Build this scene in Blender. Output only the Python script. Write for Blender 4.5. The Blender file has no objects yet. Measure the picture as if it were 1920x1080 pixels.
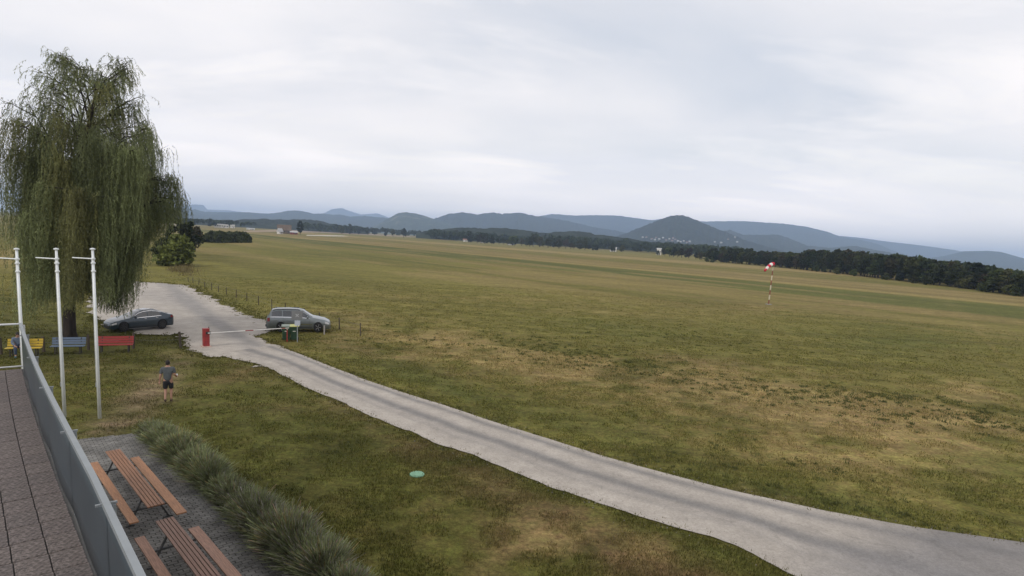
import bpy, bmesh, math, random
import numpy as np
from mathutils import Vector, Matrix, Euler
random.seed(7); RNG = np.random.default_rng(11)
SC = bpy.context.scene; COL = SC.collection
R = math.radians

# ------------------------------------------------------------------ camera
F, PITCH, ROLL, YC, H = 1100.0, R(8), R(3.3), 449.0, 7.7
FW = np.array([0, math.cos(PITCH), -math.sin(PITCH)]); _rt = np.array([1.0, 0, 0]); _up = np.cross(_rt, FW)
RT = _rt*math.cos(ROLL)+_up*math.sin(ROLL); UP = -_rt*math.sin(ROLL)+_up*math.cos(ROLL)
_d = np.array([-_up[1]*math.tan(ROLL), 1, 0]); CY = YC+F*(_d@UP)/(_d@FW)
cam = bpy.data.cameras.new('camera'); co = bpy.data.objects.new('camera', cam); COL.objects.link(co)
cam.sensor_width = 36; cam.lens = F/1920*36; cam.shift_y = (CY-540)/1920; cam.clip_start = .1; cam.clip_end = 60000
M = Matrix.Identity(4)
for i in range(3):
    M[i][0] = RT[i]; M[i][1] = UP[i]; M[i][2] = -FW[i]
M[2][3] = H; co.matrix_world = M; SC.camera = co
# ------------------------------------------------------------------ light
SUN_EL, SUN_AZ = R(38), R(215)     # compass-like azimuth measured from +Y clockwise
sun = bpy.data.lights.new('sun', 'SUN'); sun.energy = 1.5; sun.angle = R(12); sun.color = (1, .95, .88)
so = bpy.data.objects.new('sun', sun); COL.objects.link(so)
sd = Vector((math.sin(SUN_AZ)*math.cos(SUN_EL), math.cos(SUN_AZ)*math.cos(SUN_EL), math.sin(SUN_EL)))
so.rotation_euler = sd.to_track_quat('Z', 'Y').to_euler()
W = bpy.data.worlds.new('World'); SC.world = W; W.use_nodes = True
nt = W.node_tree; N = nt.nodes; L = nt.links
bg = N['Background']; bg.inputs[1].default_value = .1
sky = N.new('ShaderNodeTexSky'); sky.sky_type = 'NISHITA'; sky.sun_disc = False
sky.sun_elevation = SUN_EL; sky.sun_rotation = SUN_AZ; sky.air_density = 1.2; sky.dust_density = 2.0
tc = N.new('ShaderNodeTexCoord'); sep = N.new('ShaderNodeSeparateXYZ'); L.new(tc.outputs['Generated'], sep.inputs[0])
def wmath(op, a, b=None):
    n = N.new('ShaderNodeMath'); n.operation = op
    for i, v in enumerate((a, b)):
        if v is None: continue
        if isinstance(v, (int, float)): n.inputs[i].default_value = v
        else: L.new(v, n.inputs[i])
    return n.outputs[0]
zz = wmath('ADD', wmath('MAXIMUM', sep.outputs[2], 0.0), .13)
cx = wmath('DIVIDE', sep.outputs[0], zz); cyy = wmath('DIVIDE', sep.outputs[1], zz)
cmb = N.new('ShaderNodeCombineXYZ'); L.new(cx, cmb.inputs[0]); L.new(cyy, cmb.inputs[1])
def wnoise(scale, detail, rough, off, sx=1.0, sy=1.0):
    mp = N.new('ShaderNodeMapping'); mp.inputs['Location'].default_value = off; mp.inputs['Scale'].default_value = (sx, sy, 1)
    L.new(cmb.outputs[0], mp.inputs[0])
    n = N.new('ShaderNodeTexNoise'); n.inputs['Scale'].default_value = scale; n.inputs['Detail'].default_value = detail
    n.inputs['Roughness'].default_value = rough; n.inputs['Distortion'].default_value = .35; L.new(mp.outputs[0], n.inputs['Vector'])
    return n.outputs[0]
def wramp(v, stops):
    r = N.new('ShaderNodeValToRGB'); e = r.color_ramp.elements
    while len(e) < len(stops): e.new(.5)
    for k, (p, c) in enumerate(stops): e[k].position = p; e[k].color = (*c, 1)
    L.new(v, r.inputs[0]); return r.outputs[0]
def wmix(f, a, b):
    m = N.new('ShaderNodeMix'); m.data_type = 'RGBA'
    if isinstance(f, float): m.inputs[0].default_value = f
    else: L.new(f, m.inputs[0])
    for i, v in ((6, a), (7, b)):
        if isinstance(v, tuple): m.inputs[i].default_value = (*v, 1)
        else: L.new(v, m.inputs[i])
    return m.outputs[2]
CB = 10.0
def cc(*c): return tuple(v*CB for v in c)
n1 = wnoise(.62, 7, .52, (3.1, 1.7, 0), .75, 1.0)
n2 = wnoise(1.0, 7, .55, (7.3, -2.2, 0), .6, 1.15)
n3 = wnoise(.35, 3, .5, (-4.0, 9.2, 0), .8, 1.2)
deck = wmix(wramp(n1, [(.30, (0, 0, 0)), (.66, (1, 1, 1))]), cc(.75, .785, .86), cc(1.09, 1.045, 1.035))
deck = wmix(wramp(n2, [(.52, (0, 0, 0)), (.72, (.75, .75, .75))]), deck, cc(1.34, 1.25, 1.19))
cover = wramp(n3, [(.34, (.78, .78, .78)), (.54, (.99, .99, .99))])
hz_ = N.new('ShaderNodeMapRange'); hz_.inputs[1].default_value = .02; hz_.inputs[2].default_value = .20; hz_.inputs[3].default_value = .7; hz_.inputs[4].default_value = 0; L.new(sep.outputs[2], hz_.inputs[0])
deck = wmix(hz_.outputs[0], deck, cc(1.72, 1.57, 1.47))
L.new(wmix(cover, sky.outputs[0], deck), bg.inputs[0])
SC.view_settings.view_transform = 'Standard'; SC.view_settings.look = 'None'; SC.view_settings.gamma = 1
SC.view_settings.exposure = 0.0; SC.view_settings.use_curve_mapping = False
SC.render.engine = 'CYCLES'; SC.cycles.volume_bounces = 2; SC.cycles.max_bounces = 8; SC.cycles.transparent_max_bounces = 8

# ------------------------------------------------------------------ picture geometry helpers
def ray(x, y): return FW+RT*((x-960)/F)-UP*((y-CY)/F)
def P(x, y, z=0.0):
    d = ray(x, y); t = (z-H)/d[2]; return Vector((d[0]*t, d[1]*t, z))
def proj(X, Y, Z):
    X = np.asarray(X, float); Y = np.asarray(Y, float); Z = np.asarray(Z, float)-H
    dz = X*FW[0]+Y*FW[1]+Z*FW[2]
    return 960+F*(X*RT[0]+Y*RT[1]+Z*RT[2])/dz, CY-F*(X*UP[0]+Y*UP[1]+Z*UP[2])/dz, dz
def hgt(p, ytop):
    lo, hi = 0.0, 80.0
    for _ in range(40):
        m = (lo+hi)/2
        if proj(p[0], p[1], p[2]+m)[1] > ytop: lo = m
        else: hi = m
    return m

# ------------------------------------------------------------------ numpy noise
def _hash(ix, iy, s):
    h = (ix.astype(np.int64)*374761393+iy.astype(np.int64)*668265263+s*974634777) & 0xffffffff
    h = ((h ^ (h >> 13))*1274126177) & 0xffffffff
    return ((h ^ (h >> 16)) & 0xffff)/65535.0
def vnoise(x, y, s=0):
    x = np.asarray(x, float); y = np.asarray(y, float)
    ix = np.floor(x); iy = np.floor(y); fx = x-ix; fy = y-iy
    fx = fx*fx*(3-2*fx); fy = fy*fy*(3-2*fy)
    a = _hash(ix, iy, s); b = _hash(ix+1, iy, s); c = _hash(ix, iy+1, s); d = _hash(ix+1, iy+1, s)
    return (a*(1-fx)+b*fx)*(1-fy)+(c*(1-fx)+d*fx)*fy
def fbm(x, y, o=4, s=0, g=.5):
    v = 0; a = 1; t = 0
    for k in range(o):
        v = v+a*vnoise(np.asarray(x)*2**k+k*17.3, np.asarray(y)*2**k-k*9.1, s+k); t += a; a *= g
    return v/t

# ------------------------------------------------------------------ materials
MATS = {}
def mat(name, col, rough=.7, metal=0.0, var=.12, scale=8.0, bump=0.0, bscale=None, col2=None, spec=.4, coat=0.0, stretch=None, rnd=0.0, trans=0.0, attr=None):
    if name in MATS: return MATS[name]
    m = bpy.data.materials.new(name); m.use_nodes = True; n = m.node_tree.nodes; l = m.node_tree.links
    b = n['Principled BSDF']; b.inputs['Roughness'].default_value = rough; b.inputs['Metallic'].default_value = metal
    b.inputs['Specular IOR Level'].default_value = spec; b.inputs['Coat Weight'].default_value = coat; b.inputs['Coat Roughness'].default_value = .06
    t = n.new('ShaderNodeTexCoord'); vec = t.outputs['Object']
    if stretch:
        mp = n.new('ShaderNodeMapping'); mp.inputs['Scale'].default_value = stretch; l.new(vec, mp.inputs[0]); vec = mp.outputs[0]
    no = n.new('ShaderNodeTexNoise'); no.inputs['Scale'].default_value = scale; no.inputs['Detail'].default_value = 6; no.inputs['Roughness'].default_value = .62
    l.new(vec, no.inputs['Vector'])
    rp = n.new('ShaderNodeValToRGB'); c2 = col2 or tuple(v*(1-var*2) for v in col)
    c1 = tuple(min(1, v*(1+var)) for v in col)
    rp.color_ramp.elements[0].position = .3; rp.color_ramp.elements[0].color = (*c2, 1)
    rp.color_ramp.elements[1].position = .7; rp.color_ramp.elements[1].color = (*c1, 1)
    l.new(no.outputs[0], rp.inputs[0]); out = rp.outputs[0]
    if attr:
        a = n.new('ShaderNodeAttribute'); a.attribute_name = attr
        mx = n.new('ShaderNodeMix'); mx.data_type = 'RGBA'; mx.blend_type = 'MULTIPLY'; mx.inputs[0].default_value = 1
        l.new(a.outputs['Color'], mx.inputs[6]); l.new(out, mx.inputs[7]); out = mx.outputs[2]
    if rnd:
        oi = n.new('ShaderNodeObjectInfo'); hs = n.new('ShaderNodeHueSaturation')
        mr = n.new('ShaderNodeMapRange'); mr.inputs[3].default_value = 1-rnd; mr.inputs[4].default_value = 1+rnd
        l.new(oi.outputs['Random'], mr.inputs[0]); l.new(mr.outputs[0], hs.inputs['Value'])
        m2 = n.new('ShaderNodeMath'); m2.operation = 'MULTIPLY'; m2.inputs[1].default_value = 7.31; l.new(oi.outputs['Random'], m2.inputs[0])
        m3 = n.new('ShaderNodeMath'); m3.operation = 'FRACT'; l.new(m2.outputs[0], m3.inputs[0])
        mr2 = n.new('ShaderNodeMapRange'); mr2.inputs[3].default_value = .5-rnd*.11; mr2.inputs[4].default_value = .5+rnd*.05
        l.new(m3.outputs[0], mr2.inputs[0]); l.new(mr2.outputs[0], hs.inputs['Hue']); l.new(out, hs.inputs['Color']); out = hs.outputs[0]
    l.new(out, b.inputs['Base Color'])
    if bump:
        n2_ = n.new('ShaderNodeTexNoise'); n2_.inputs['Scale'].default_value = bscale or scale*4; n2_.inputs['Detail'].default_value = 5; l.new(vec, n2_.inputs['Vector'])
        bp = n.new('ShaderNodeBump'); bp.inputs['Strength'].default_value = bump; bp.inputs['Distance'].default_value = .02
        l.new(n2_.outputs[0], bp.inputs['Height']); l.new(bp.outputs[0], b.inputs['Normal'])
    if trans:
        tr = n.new('ShaderNodeBsdfTranslucent'); ms = n.new('ShaderNodeMixShader'); ms.inputs[0].default_value = trans
        l.new(out, tr.inputs[0]); l.new(b.outputs[0], ms.inputs[1]); l.new(tr.outputs[0], ms.inputs[2]); l.new(ms.outputs[0], n['Material Output'].inputs[0])
    MATS[name] = m; return m

# ------------------------------------------------------------------ mesh helpers
def link(o, parent=None):
    COL.objects.link(o)
    if parent is not None: o.parent = parent; o.matrix_parent_inverse = parent.matrix_basis.inverted()
    return o
def tag(o, label=None, cat=None, group=None, kind=None):
    for k, v in (('label', label), ('category', cat), ('group', group), ('kind', kind)):
        if v: o[k] = v
    return o
def empty(name, loc, label, cat, group=None, rz=0.0):
    o = bpy.data.objects.new(name, None); o.location = loc; o.rotation_euler = (0, 0, rz); o.empty_display_size = .2
    COL.objects.link(o); return tag(o, label, cat, group)
def npmesh(name, V, Fc, smooth=False, col=None):
    """V (n,3), Fc (m,k) arrays with k = 3 or 4"""
    me = bpy.data.meshes.new(name); V = np.asarray(V, np.float32); Fc = np.asarray(Fc, np.int32); k = Fc.shape[1]
    me.vertices.add(len(V)); me.vertices.foreach_set('co', V.ravel())
    me.loops.add(Fc.size); me.loops.foreach_set('vertex_index', Fc.ravel())
    me.polygons.add(len(Fc)); me.polygons.foreach_set('loop_start', np.arange(0, Fc.size, k, dtype=np.int32))
    me.polygons.foreach_set('use_smooth', np.full(len(Fc), smooth))
    if col is not None:
        a = me.color_attributes.new('tint', 'FLOAT_COLOR', 'POINT'); c4 = np.ones((len(V), 4), np.float32); c4[:, :3] = col
        a.data.foreach_set('color', c4.ravel())
    me.update(calc_edges=True); return me
class MB:
    def __init__(s): s.v = []; s.f = []
    def add(s, vs, fs):
        o = len(s.v); s.v += [tuple(v) for v in vs]; s.f += [tuple(i+o for i in f) for f in fs]; return s
    def box(s, c, sz, rz=0.0, mtx=None):
        x, y, z = (v/2 for v in sz); pts = [Vector((a*x, b*y, d*z)) for d in (-1, 1) for a, b in ((-1, -1), (1, -1), (1, 1), (-1, 1))]
        m = mtx if mtx is not None else Matrix.Rotation(rz, 3, 'Z')
        return s.add([m @ p+Vector(c) for p in pts], [(3, 2, 1, 0), (4, 5, 6, 7), (0, 1, 5, 4), (1, 2, 6, 5), (2, 3, 7, 6), (3, 0, 4, 7)])
    def bar(s, a, b, w, h):
        """box beam from a to b"""
        a = Vector(a); b = Vector(b); d = b-a; q = d.to_track_quat('Y', 'Z').to_matrix()
        return s.box((a+b)/2, (w, d.length, h), mtx=q)
    def path(s, pts, rad, n=8, cap=True):
        pts = [Vector(p) for p in pts]; rad = rad if isinstance(rad, (list, tuple)) else [rad]*len(pts)
        vs = []; fs = []; prev = None
        for i, p in enumerate(pts):
            t = (pts[min(i+1, len(pts)-1)]-pts[max(i-1, 0)]).normalized()
            u = prev if prev is not None else (Vector((1, 0, 0)) if abs(t.x) < .8 else Vector((0, 1, 0)))
            u = (u-t*u.dot(t)).normalized(); prev = u; w = t.cross(u)
            vs += [p+(u*math.cos(2*math.pi*k/n)+w*math.sin(2*math.pi*k/n))*rad[i] for k in range(n)]
        for i in range(len(pts)-1):
            for k in range(n): fs.append((i*n+k, i*n+(k+1) % n, (i+1)*n+(k+1) % n, (i+1)*n+k))
        if cap: fs.append(tuple(range(n-1, -1, -1))); fs.append(tuple(range((len(pts)-1)*n, len(pts)*n)))
        return s.add(vs, fs)
    def lathe(s, prof, c=(0, 0, 0), n=20, axis='Z'):
        vs = []; fs = []
        for r, z in prof:
            for k in range(n):
                a = 2*math.pi*k/n; q = (r*math.cos(a), r*math.sin(a), z)
                if axis == 'Y': q = (q[0], z, q[1])
                vs.append((q[0]+c[0], q[1]+c[1], q[2]+c[2]))
        for i in range(len(prof)-1):
            for k in range(n): fs.append((i*n+k, i*n+(k+1) % n, (i+1)*n+(k+1) % n, (i+1)*n+k))
        fs.append(tuple(range(n-1, -1, -1))); fs.append(tuple(range((len(prof)-1)*n, len(prof)*n)))
        return s.add(vs, fs)
    def build(s, name, m, parent=None, smooth=False, local=False, bevel=0.0):
        me = bpy.data.meshes.new(name); me.from_pydata(s.v, [], s.f)
        bm = bmesh.new(); bm.from_mesh(me)
        if bevel: bmesh.ops.bevel(bm, geom=list(bm.edges), offset=bevel, segments=1, affect='EDGES', clamp_overlap=True)
        bmesh.ops.recalc_face_normals(bm, faces=bm.faces); bm.to_mesh(me); bm.free()
        for p in me.polygons: p.use_smooth = smooth
        me.materials.append(m); o = bpy.data.objects.new(name, me)
        COL.objects.link(o)
        if parent is not None:
            o.parent = parent
            if not local: o.matrix_parent_inverse = parent.matrix_basis.inverted()
        return o
def copy_tree(o, parent=None):
    c = o.copy(); COL.objects.link(c)
    if parent is not None: c.parent = parent
    for ch in list(o.children): copy_tree(ch, c)
    return c
def eval_mesh(o, name):
    dg = bpy.context.evaluated_depsgraph_get(); dg.update()
    me = bpy.data.meshes.new_from_object(o.evaluated_get(dg)); me.name = name; return me
def inpoly(X, Y, poly):
    ins = np.zeros(np.shape(X), bool); n = len(poly)
    for i in range(n):
        x1, y1 = poly[i][:2]; x2, y2 = poly[(i+1) % n][:2]
        if y1 == y2: continue
        ins ^= ((y1 > Y) != (y2 > Y)) & (X < (x2-x1)*(Y-y1)/(y2-y1)+x1)
    return ins

# ------------------------------------------------------------------ road, car park, paving outlines (measured on the ground)
road_r = [(475, 629), (530, 652), (583, 672), (640, 695), (693, 715), (753, 735), (807, 752), (873, 773), (953, 800), (1040, 827), (1139, 858), (1245, 887), (1378, 921), (1548, 959), (1697, 985), (1910, 1017), (2250, 1062), (2700, 1110)]
road_l = [(420, 668), (460, 677), (490, 685), (523, 700), (570, 725), (610, 742), (647, 758), (700, 783), (770, 810), (820, 832), (883, 852), (953, 882), (1007, 902), (1100, 935), (1197, 967), (1288, 996), (1378, 1025), (1490, 1078), (1900, 1230), (2600, 1400)]
ROAD_R = [P(*p) for p in road_r]; ROAD_L = [P(*p) for p in road_l]
park = [(475, 629), (500, 621), (530, 618), (508, 606), (490, 598), (470, 590), (448, 582), (432, 574), (410, 564), (392, 556), (372, 548), (362, 540), (345, 534), (300, 530), (240, 527), (190, 540), (165, 560), (172, 592), (205, 612), (262, 628), (310, 628), (338, 626), (340, 640), (347, 652), (365, 662), (395, 670), (420, 671), (462, 678), (500, 688), (545, 668), (520, 650)]
PARK = [P(*p) for p in park]
def resample(pts, step):
    out = []
    for a, b in zip(pts[:-1], pts[1:]):
        n = max(1, int((b-a).length/step))
        out += [a.lerp(b, k/n) for k in range(n)]
    return out+[pts[-1]]
ROADPOLY = ROAD_R+ROAD_L[::-1]
TZ = 4.15                                   # terrace floor level
TA = P(43, 691, TZ); TB = P(183, 1080, TZ); TD = (TB-TA).normalized(); TN = Vector((TD.y, -TD.x, 0))   # along the railing / out from the building
if TN.x < 0: TN = -TN
PAVE = [P(*p) for p in ((100, 829), (142, 825), (262, 813), (352, 893), (450, 988), (545, 1075), (680, 1240), (150, 1260))]
PAVE = [p for p in PAVE]
print('terrace', TA, TB, TN)

# ------------------------------------------------------------------ ground
def gauss(px, py, cx, cy, sx, sy, ang):
    a = R(ang); dx = px-cx; dy = py-cy; u = dx*math.cos(a)+dy*math.sin(a); v = -dx*math.sin(a)+dy*math.cos(a)
    return np.exp(-.5*((u/sx)**2+(v/sy)**2))
OLIVE = np.array((.144, .128, .033)); GREEN = np.array((.080, .086, .021)); TAN = np.array((.232, .172, .070)); BROWN = np.array((.130, .088, .042)); LAWN = np.array((.079, .077, .018)); DIRT = np.array((.21, .155, .095))
DRY = [(1230, 712, 260, 22, 9, .95), (1480, 775, 230, 34, 7, .9), (1010, 672, 190, 15, 9, .6), (1780, 790, 150, 22, 5, .8), (1830, 742, 60, 16, 5, .8), (800, 640, 170, 16, 5, .45), (1500, 860, 140, 22, 8, .55), (1700, 905, 140, 22, 8, .4),
       (620, 655, 60, 8, 8, .45), (1040, 1012, 45, 22, 10, .8), (1190, 1020, 55, 16, 14, .55), (940, 985, 90, 16, 15, .25), (640, 945, 70, 14, 20, .3), (760, 1010, 60, 18, 20, .3), (1441, 578, 40, 6, 0, .5), (1852, 640, 55, 2.5, 48, .5), (1800, 585, 40, 2.5, 35, .4), (900, 560, 160, 5, 2, .4), (1150, 585, 200, 5, 2, .35), (700, 590, 120, 5, 3, .35)]
BRN = [(1150, 1035, 130, 26, 16, .8), (1000, 960, 120, 20, 22, .6), (830, 850, 90, 26, 25, .6), (700, 800, 60, 12, 25, .4), (880, 700, 260, 14, 13, .35), (1270, 676, 90, 8, 6, .6), (560, 760, 40, 10, 10, .35), (450, 700, 60, 10, 5, .3), (700, 655, 120, 8, 5, .35), (1650, 700, 160, 20, 5, .3), (1500, 575, 160, 8, 3, .35)]
DRT = [(215, 800, 42, 17, -20, 1.0), (268, 745, 38, 18, -30, .75), (330, 690, 26, 10, -20, .5), (315, 668, 20, 8, 0, .3), (175, 680, 60, 14, 0, .35)]
GRN = [(1150, 800, 190, 14, 16, .6), (760, 690, 120, 16, 20, .7), (560, 800, 160, 40, 15, .4), (900, 745, 220, 11, 18, .7), (1500, 930, 200, 16, 12, .7), (1700, 650, 130, 26, 5, .6), (1250, 625, 170, 20, 3, .5), (450, 860, 90, 50, 30, .3), (1000, 890, 110, 20, 20, .5), (1330, 1040, 60, 18, 15, .5), (600, 480, 130, 8, 2, .5), (520, 520, 90, 10, 0, .35), (1850, 880, 80, 30, 0, .5), (430, 570, 70, 14, 25, .5), (1600, 745, 120, 14, 5, .4)]
_b0 = P(1320, 522); _b1 = P(1920, 580); BDIR = (_b1-_b0).normalized(); BNRM = Vector((-BDIR.y, BDIR.x, 0))
def bandpos(p): return (p-_b0).dot(BNRM)
def ground_col(X, Y):
    px, py, dz = proj(X, Y, np.zeros_like(X)); ok = dz > 2
    px = np.where(ok, px, -5000); py = np.where(ok, py, 5000)
    wob = fbm(X*.12, Y*.12, 4, 3)-.5; wob2 = fbm(X*.5, Y*.5, 3, 8)-.5; w3 = fbm(X*1.7, Y*1.7, 2, 21)-.5
    rough = (wob*.9+wob2*.9+w3*.7)
    dist = np.hypot(X, Y)
    c = OLIVE[None]*np.ones((X.size, 1))
    near = np.clip((60-dist)/45, 0, 1)
    c = c*(1-.25*near[:, None])+GREEN[None]*.25*near[:, None]
    # lawn between the road and the building
    lawn = inpoly(X, Y, [(p.x, p.y) for p in ROAD_L]+[(30, -30), (-60, -30), (-60, 60), (-24, 42)]).astype(float)
    c = c*(1-lawn[:, None]*.85)+LAWN[None]*lawn[:, None]*.85
    # mown strips running with the airfield
    s = (X-_b0.x)*BNRM.x+(Y-_b0.y)*BNRM.y; along = (X-_b0.x)*BDIR.x+(Y-_b0.y)*BDIR.y
    sw = s+(fbm(along*.01, s*.05, 3, 5)-.5)*9
    far = np.clip((dist-55)/60, 0, 1)
    def strip(a, b, e): return np.clip((sw-a)/e+.5, 0, 1)*np.clip((b-sw)/e+.5, 0, 1)
    def bl(c, k, w): return c*(1-w[:, None])+k[None]*w[:, None]
    sg = BSIGN
    for (a, b, k, w) in STRIPS:
        lo, hi = min(a, b), max(a, b); c = bl(c, k, strip(lo, hi, 3.0)*far*w)
    st = fbm(along*.006, s*.22, 4, 31)-.5; c = c*(1+.55*far*st)[:, None]
    c = bl(c, TAN, np.clip((fbm(along*.02, s*.13, 4, 44)-.55)*5, 0, .55)*far*(1-lawn))
    for tab, k in ((GRN, GREEN), (BRN, BROWN), (DRY, TAN), (DRT, DIRT)):
        for (cx, cy, sx, sy, an, am) in tab:
            g = gauss(px, py, cx, cy, sx, sy, an)
            w = np.clip(g*am*1.15+np.where(g > .04, rough*1.1*np.minimum(1, g*3), 0), 0, 1)*min(1, am+.15)
            c = bl(c, k, w)
    c = bl(c, BROWN, np.clip((wob+wob2*.8+w3*.5-.16)*2.2, 0, .6)*near)
    c = bl(c, GREEN*.8, np.clip((-wob-wob2*.7-w3*.6-.16)*2.2, 0, .5)*near)
    return c*(1+.35*rough[:, None]*np.clip((140-dist)/100, .25, 1)[:, None])
BSIGN = 1
def sb(x, y): return bandpos(P(x, y))
STRIPS = [(sb(1400, 497.5), sb(1400, 503), TAN*1.05, .8), (sb(1400, 503), sb(1400, 511), OLIVE*.85, .7), (sb(1400, 511.5), sb(1400, 523), TAN*.8, .7), (sb(1400, 523), sb(1400, 525), TAN*1.15, .7), (sb(1400, 526), sb(1400, 543), GREEN*1.05, .85), (sb(1400, 546), sb(1400, 552), TAN*.8, .5), (sb(1400, 566), sb(1400, 572), GREEN, .4)]
def lines(segs):
    out = []
    for a, b, st in segs: out += list(np.arange(a, b, st))
    return np.array(out)
gxp = lambda s, e, n: list(np.geomspace(s, e, n))
gx = np.array([-v for v in gxp(340, 12500, 22)][::-1]+list(lines([(-330, -40, 2.5), (-40, 62, .45), (62, 330, 2.5)]))+gxp(332, 12500, 22))
gy = np.array([-400, -150, -60, -30, -15, -6]+list(lines([(0, 72, .45), (72, 200, 1.5), (200, 900, 4)]))+gxp(905, 13000, 26))
GX, GY = np.meshgrid(gx, gy); nx_, ny_ = len(gx), len(gy)
X = GX.ravel(); Y = GY.ravel()
Z = np.where(np.hypot(X, Y) < 90, (fbm(X*.35, Y*.35, 3, 2)-.5)*.05, 0)-.03
ii = np.arange((ny_-1)*(nx_-1)); r_ = ii//(nx_-1); c_ = ii % (nx_-1); q = r_*nx_+c_
gm = npmesh('ground', np.stack([X, Y, Z], 1), np.stack([q, q+1, q+nx_+1, q+nx_], 1), True, ground_col(X, Y))
def ground_mat():
    m = bpy.data.materials.new('meadow'); m.use_nodes = True; n = m.node_tree.nodes; l = m.node_tree.links; b = n['Principled BSDF']
    b.inputs['Roughness'].default_value = .95; b.inputs['Specular IOR Level'].default_value = .1
    a = n.new('ShaderNodeAttribute'); a.attribute_name = 'tint'; t = n.new('ShaderNodeTexCoord')
    def noise(sc, st=None, det=6, rg=.7):
        v = t.outputs['Object']
        if st:
            mp = n.new('ShaderNodeMapping'); mp.inputs['Scale'].default_value = st; mp.inputs['Rotation'].default_value = (0, 0, -math.atan2(BDIR.y, BDIR.x)); mp.vector_type = 'POINT'; l.new(v, mp.inputs[0]); v = mp.outputs[0]
        o = n.new('ShaderNodeTexNoise'); o.inputs['Scale'].default_value = sc; o.inputs['Detail'].default_value = det; o.inputs['Roughness'].default_value = rg; l.new(v, o.inputs['Vector']); return o.outputs[0]
    def ramp(v, a_, b_, lo, hi):
        o = n.new('ShaderNodeMapRange'); o.inputs[1].default_value = a_; o.inputs[2].default_value = b_; o.inputs[3].default_value = lo; o.inputs[4].default_value = hi; l.new(v, o.inputs[0]); return o.outputs[0]
    def mul(x, y):
        o = n.new('ShaderNodeMath'); o.operation = 'MULTIPLY'; l.new(x, o.inputs[0]); l.new(y, o.inputs[1]); return o.outputs[0]
    f = mul(mul(mul(ramp(noise(5.5, None, 8, .8), .3, .7, .42, 1.58), ramp(noise(17, None, 4, .7), .3, .7, .72, 1.30)), ramp(noise(.9), .3, .7, .72, 1.28)), mul(ramp(noise(.35, (.12, 1.2, 1)), .3, .7, .74, 1.26), ramp(noise(1.6, (.07, 1.0, 1)), .3, .7, .8, 1.2)))
    mx = n.new('ShaderNodeVectorMath'); mx.operation = 'SCALE'; l.new(a.outputs['Color'], mx.inputs[0]); l.new(f, mx.inputs['Scale'])
    hs = n.new('ShaderNodeHueSaturation'); l.new(mx.outputs[0], hs.inputs['Color']); l.new(ramp(noise(2.2, None, 6, .75), .3, .7, .475, .525), hs.inputs['Hue'])
    l.new(hs.outputs[0], b.inputs['Base Color'])
    bp = n.new('ShaderNodeBump'); bp.inputs['Strength'].default_value = .8; bp.inputs['Distance'].default_value = .05; l.new(noise(9, None, 8, .8), bp.inputs['Height']); l.new(bp.outputs[0], b.inputs['Normal'])
    return m
MEADOW = ground_mat(); gm.materials.append(MEADOW)
ground = bpy.data.objects.new('ground', gm); COL.objects.link(ground); tag(ground, 'olive and straw coloured airfield meadow with mown strips', None, None, 'structure')

# ------------------------------------------------------------------ road and car park
def gravel_mat(name, c_light, c_dark, tracks):
    m = bpy.data.materials.new(name); m.use_nodes = True; n = m.node_tree.nodes; l = m.node_tree.links; b = n['Principled BSDF']; b.inputs['Roughness'].default_value = .9; b.inputs['Specular IOR Level'].default_value = .25
    a = n.new('ShaderNodeAttribute'); a.attribute_name = 'tint'; t = n.new('ShaderNodeTexCoord')
    def noise(sc, det=8, rg=.7):
        o = n.new('ShaderNodeTexNoise'); o.inputs['Scale'].default_value = sc; o.inputs['Detail'].default_value = det; o.inputs['Roughness'].default_value = rg; l.new(t.outputs['Object'], o.inputs['Vector']); return o.outputs[0]
    def ramp(v, a_, b_, lo, hi):
        o = n.new('ShaderNodeMapRange'); o.inputs[1].default_value = a_; o.inputs[2].default_value = b_; o.inputs[3].default_value = lo; o.inputs[4].default_value = hi; l.new(v, o.inputs[0]); return o.outputs[0]
    def mul(x, y):
        o = n.new('ShaderNodeMath'); o.operation = 'MULTIPLY'; l.new(x, o.inputs[0]); l.new(y, o.inputs[1]); return o.outputs[0]
    vo = n.new('ShaderNodeTexVoronoi'); vo.feature = 'DISTANCE_TO_EDGE'; vo.inputs['Scale'].default_value = .42
    dn = n.new('ShaderNodeTexNoise'); dn.inputs['Scale'].default_value = 1.4; dn.inputs['Detail'].default_value = 5; l.new(t.outputs['Object'], dn.inputs['Vector'])
    va = n.new('ShaderNodeVectorMath'); va.operation = 'MULTIPLY_ADD'; va.inputs[1].default_value = (1.3, 1.3, 0); l.new(dn.outputs['Color'], va.inputs[0]); l.new(t.outputs['Object'], va.inputs[2]); l.new(va.outputs[0], vo.inputs['Vector'])
    crack = ramp(vo.outputs['Distance'], .0, .012, .86, 1.0)
    f = mul(crack, mul(mul(ramp(noise(14), .3, .7, .82, 1.18), ramp(noise(1.3), .3, .7, .84, 1.14)), ramp(noise(60, 3), .3, .7, .86, 1.14)))
    mx = n.new('ShaderNodeVectorMath'); mx.operation = 'SCALE'; l.new(a.outputs['Color'], mx.inputs[0]); l.new(f, mx.inputs['Scale']); l.new(mx.outputs[0], b.inputs['Base Color'])
    bp = n.new('ShaderNodeBump'); bp.inputs['Strength'].default_value = .35; bp.inputs['Distance'].default_value = .02; l.new(noise(45, 4), bp.inputs['Height']); l.new(bp.outputs[0], b.inputs['Normal'])
    return m
DUST = np.array((.375, .338, .295)); ASPH = np.array((.175, .167, .16)); FRESH = np.array((.20, .19, .185))
def arclen(pts):
    d = [0.0]
    for a, b in zip(pts[:-1], pts[1:]): d.append(d[-1]+(b-a).length)
    return d
def at_len(pts, d, t):
    v = t*d[-1]; i = min(max(np.searchsorted(d, v)-1, 0), len(pts)-2); return pts[i].lerp(pts[i+1], (v-d[i])/max(1e-6, d[i+1]-d[i]))
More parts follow.
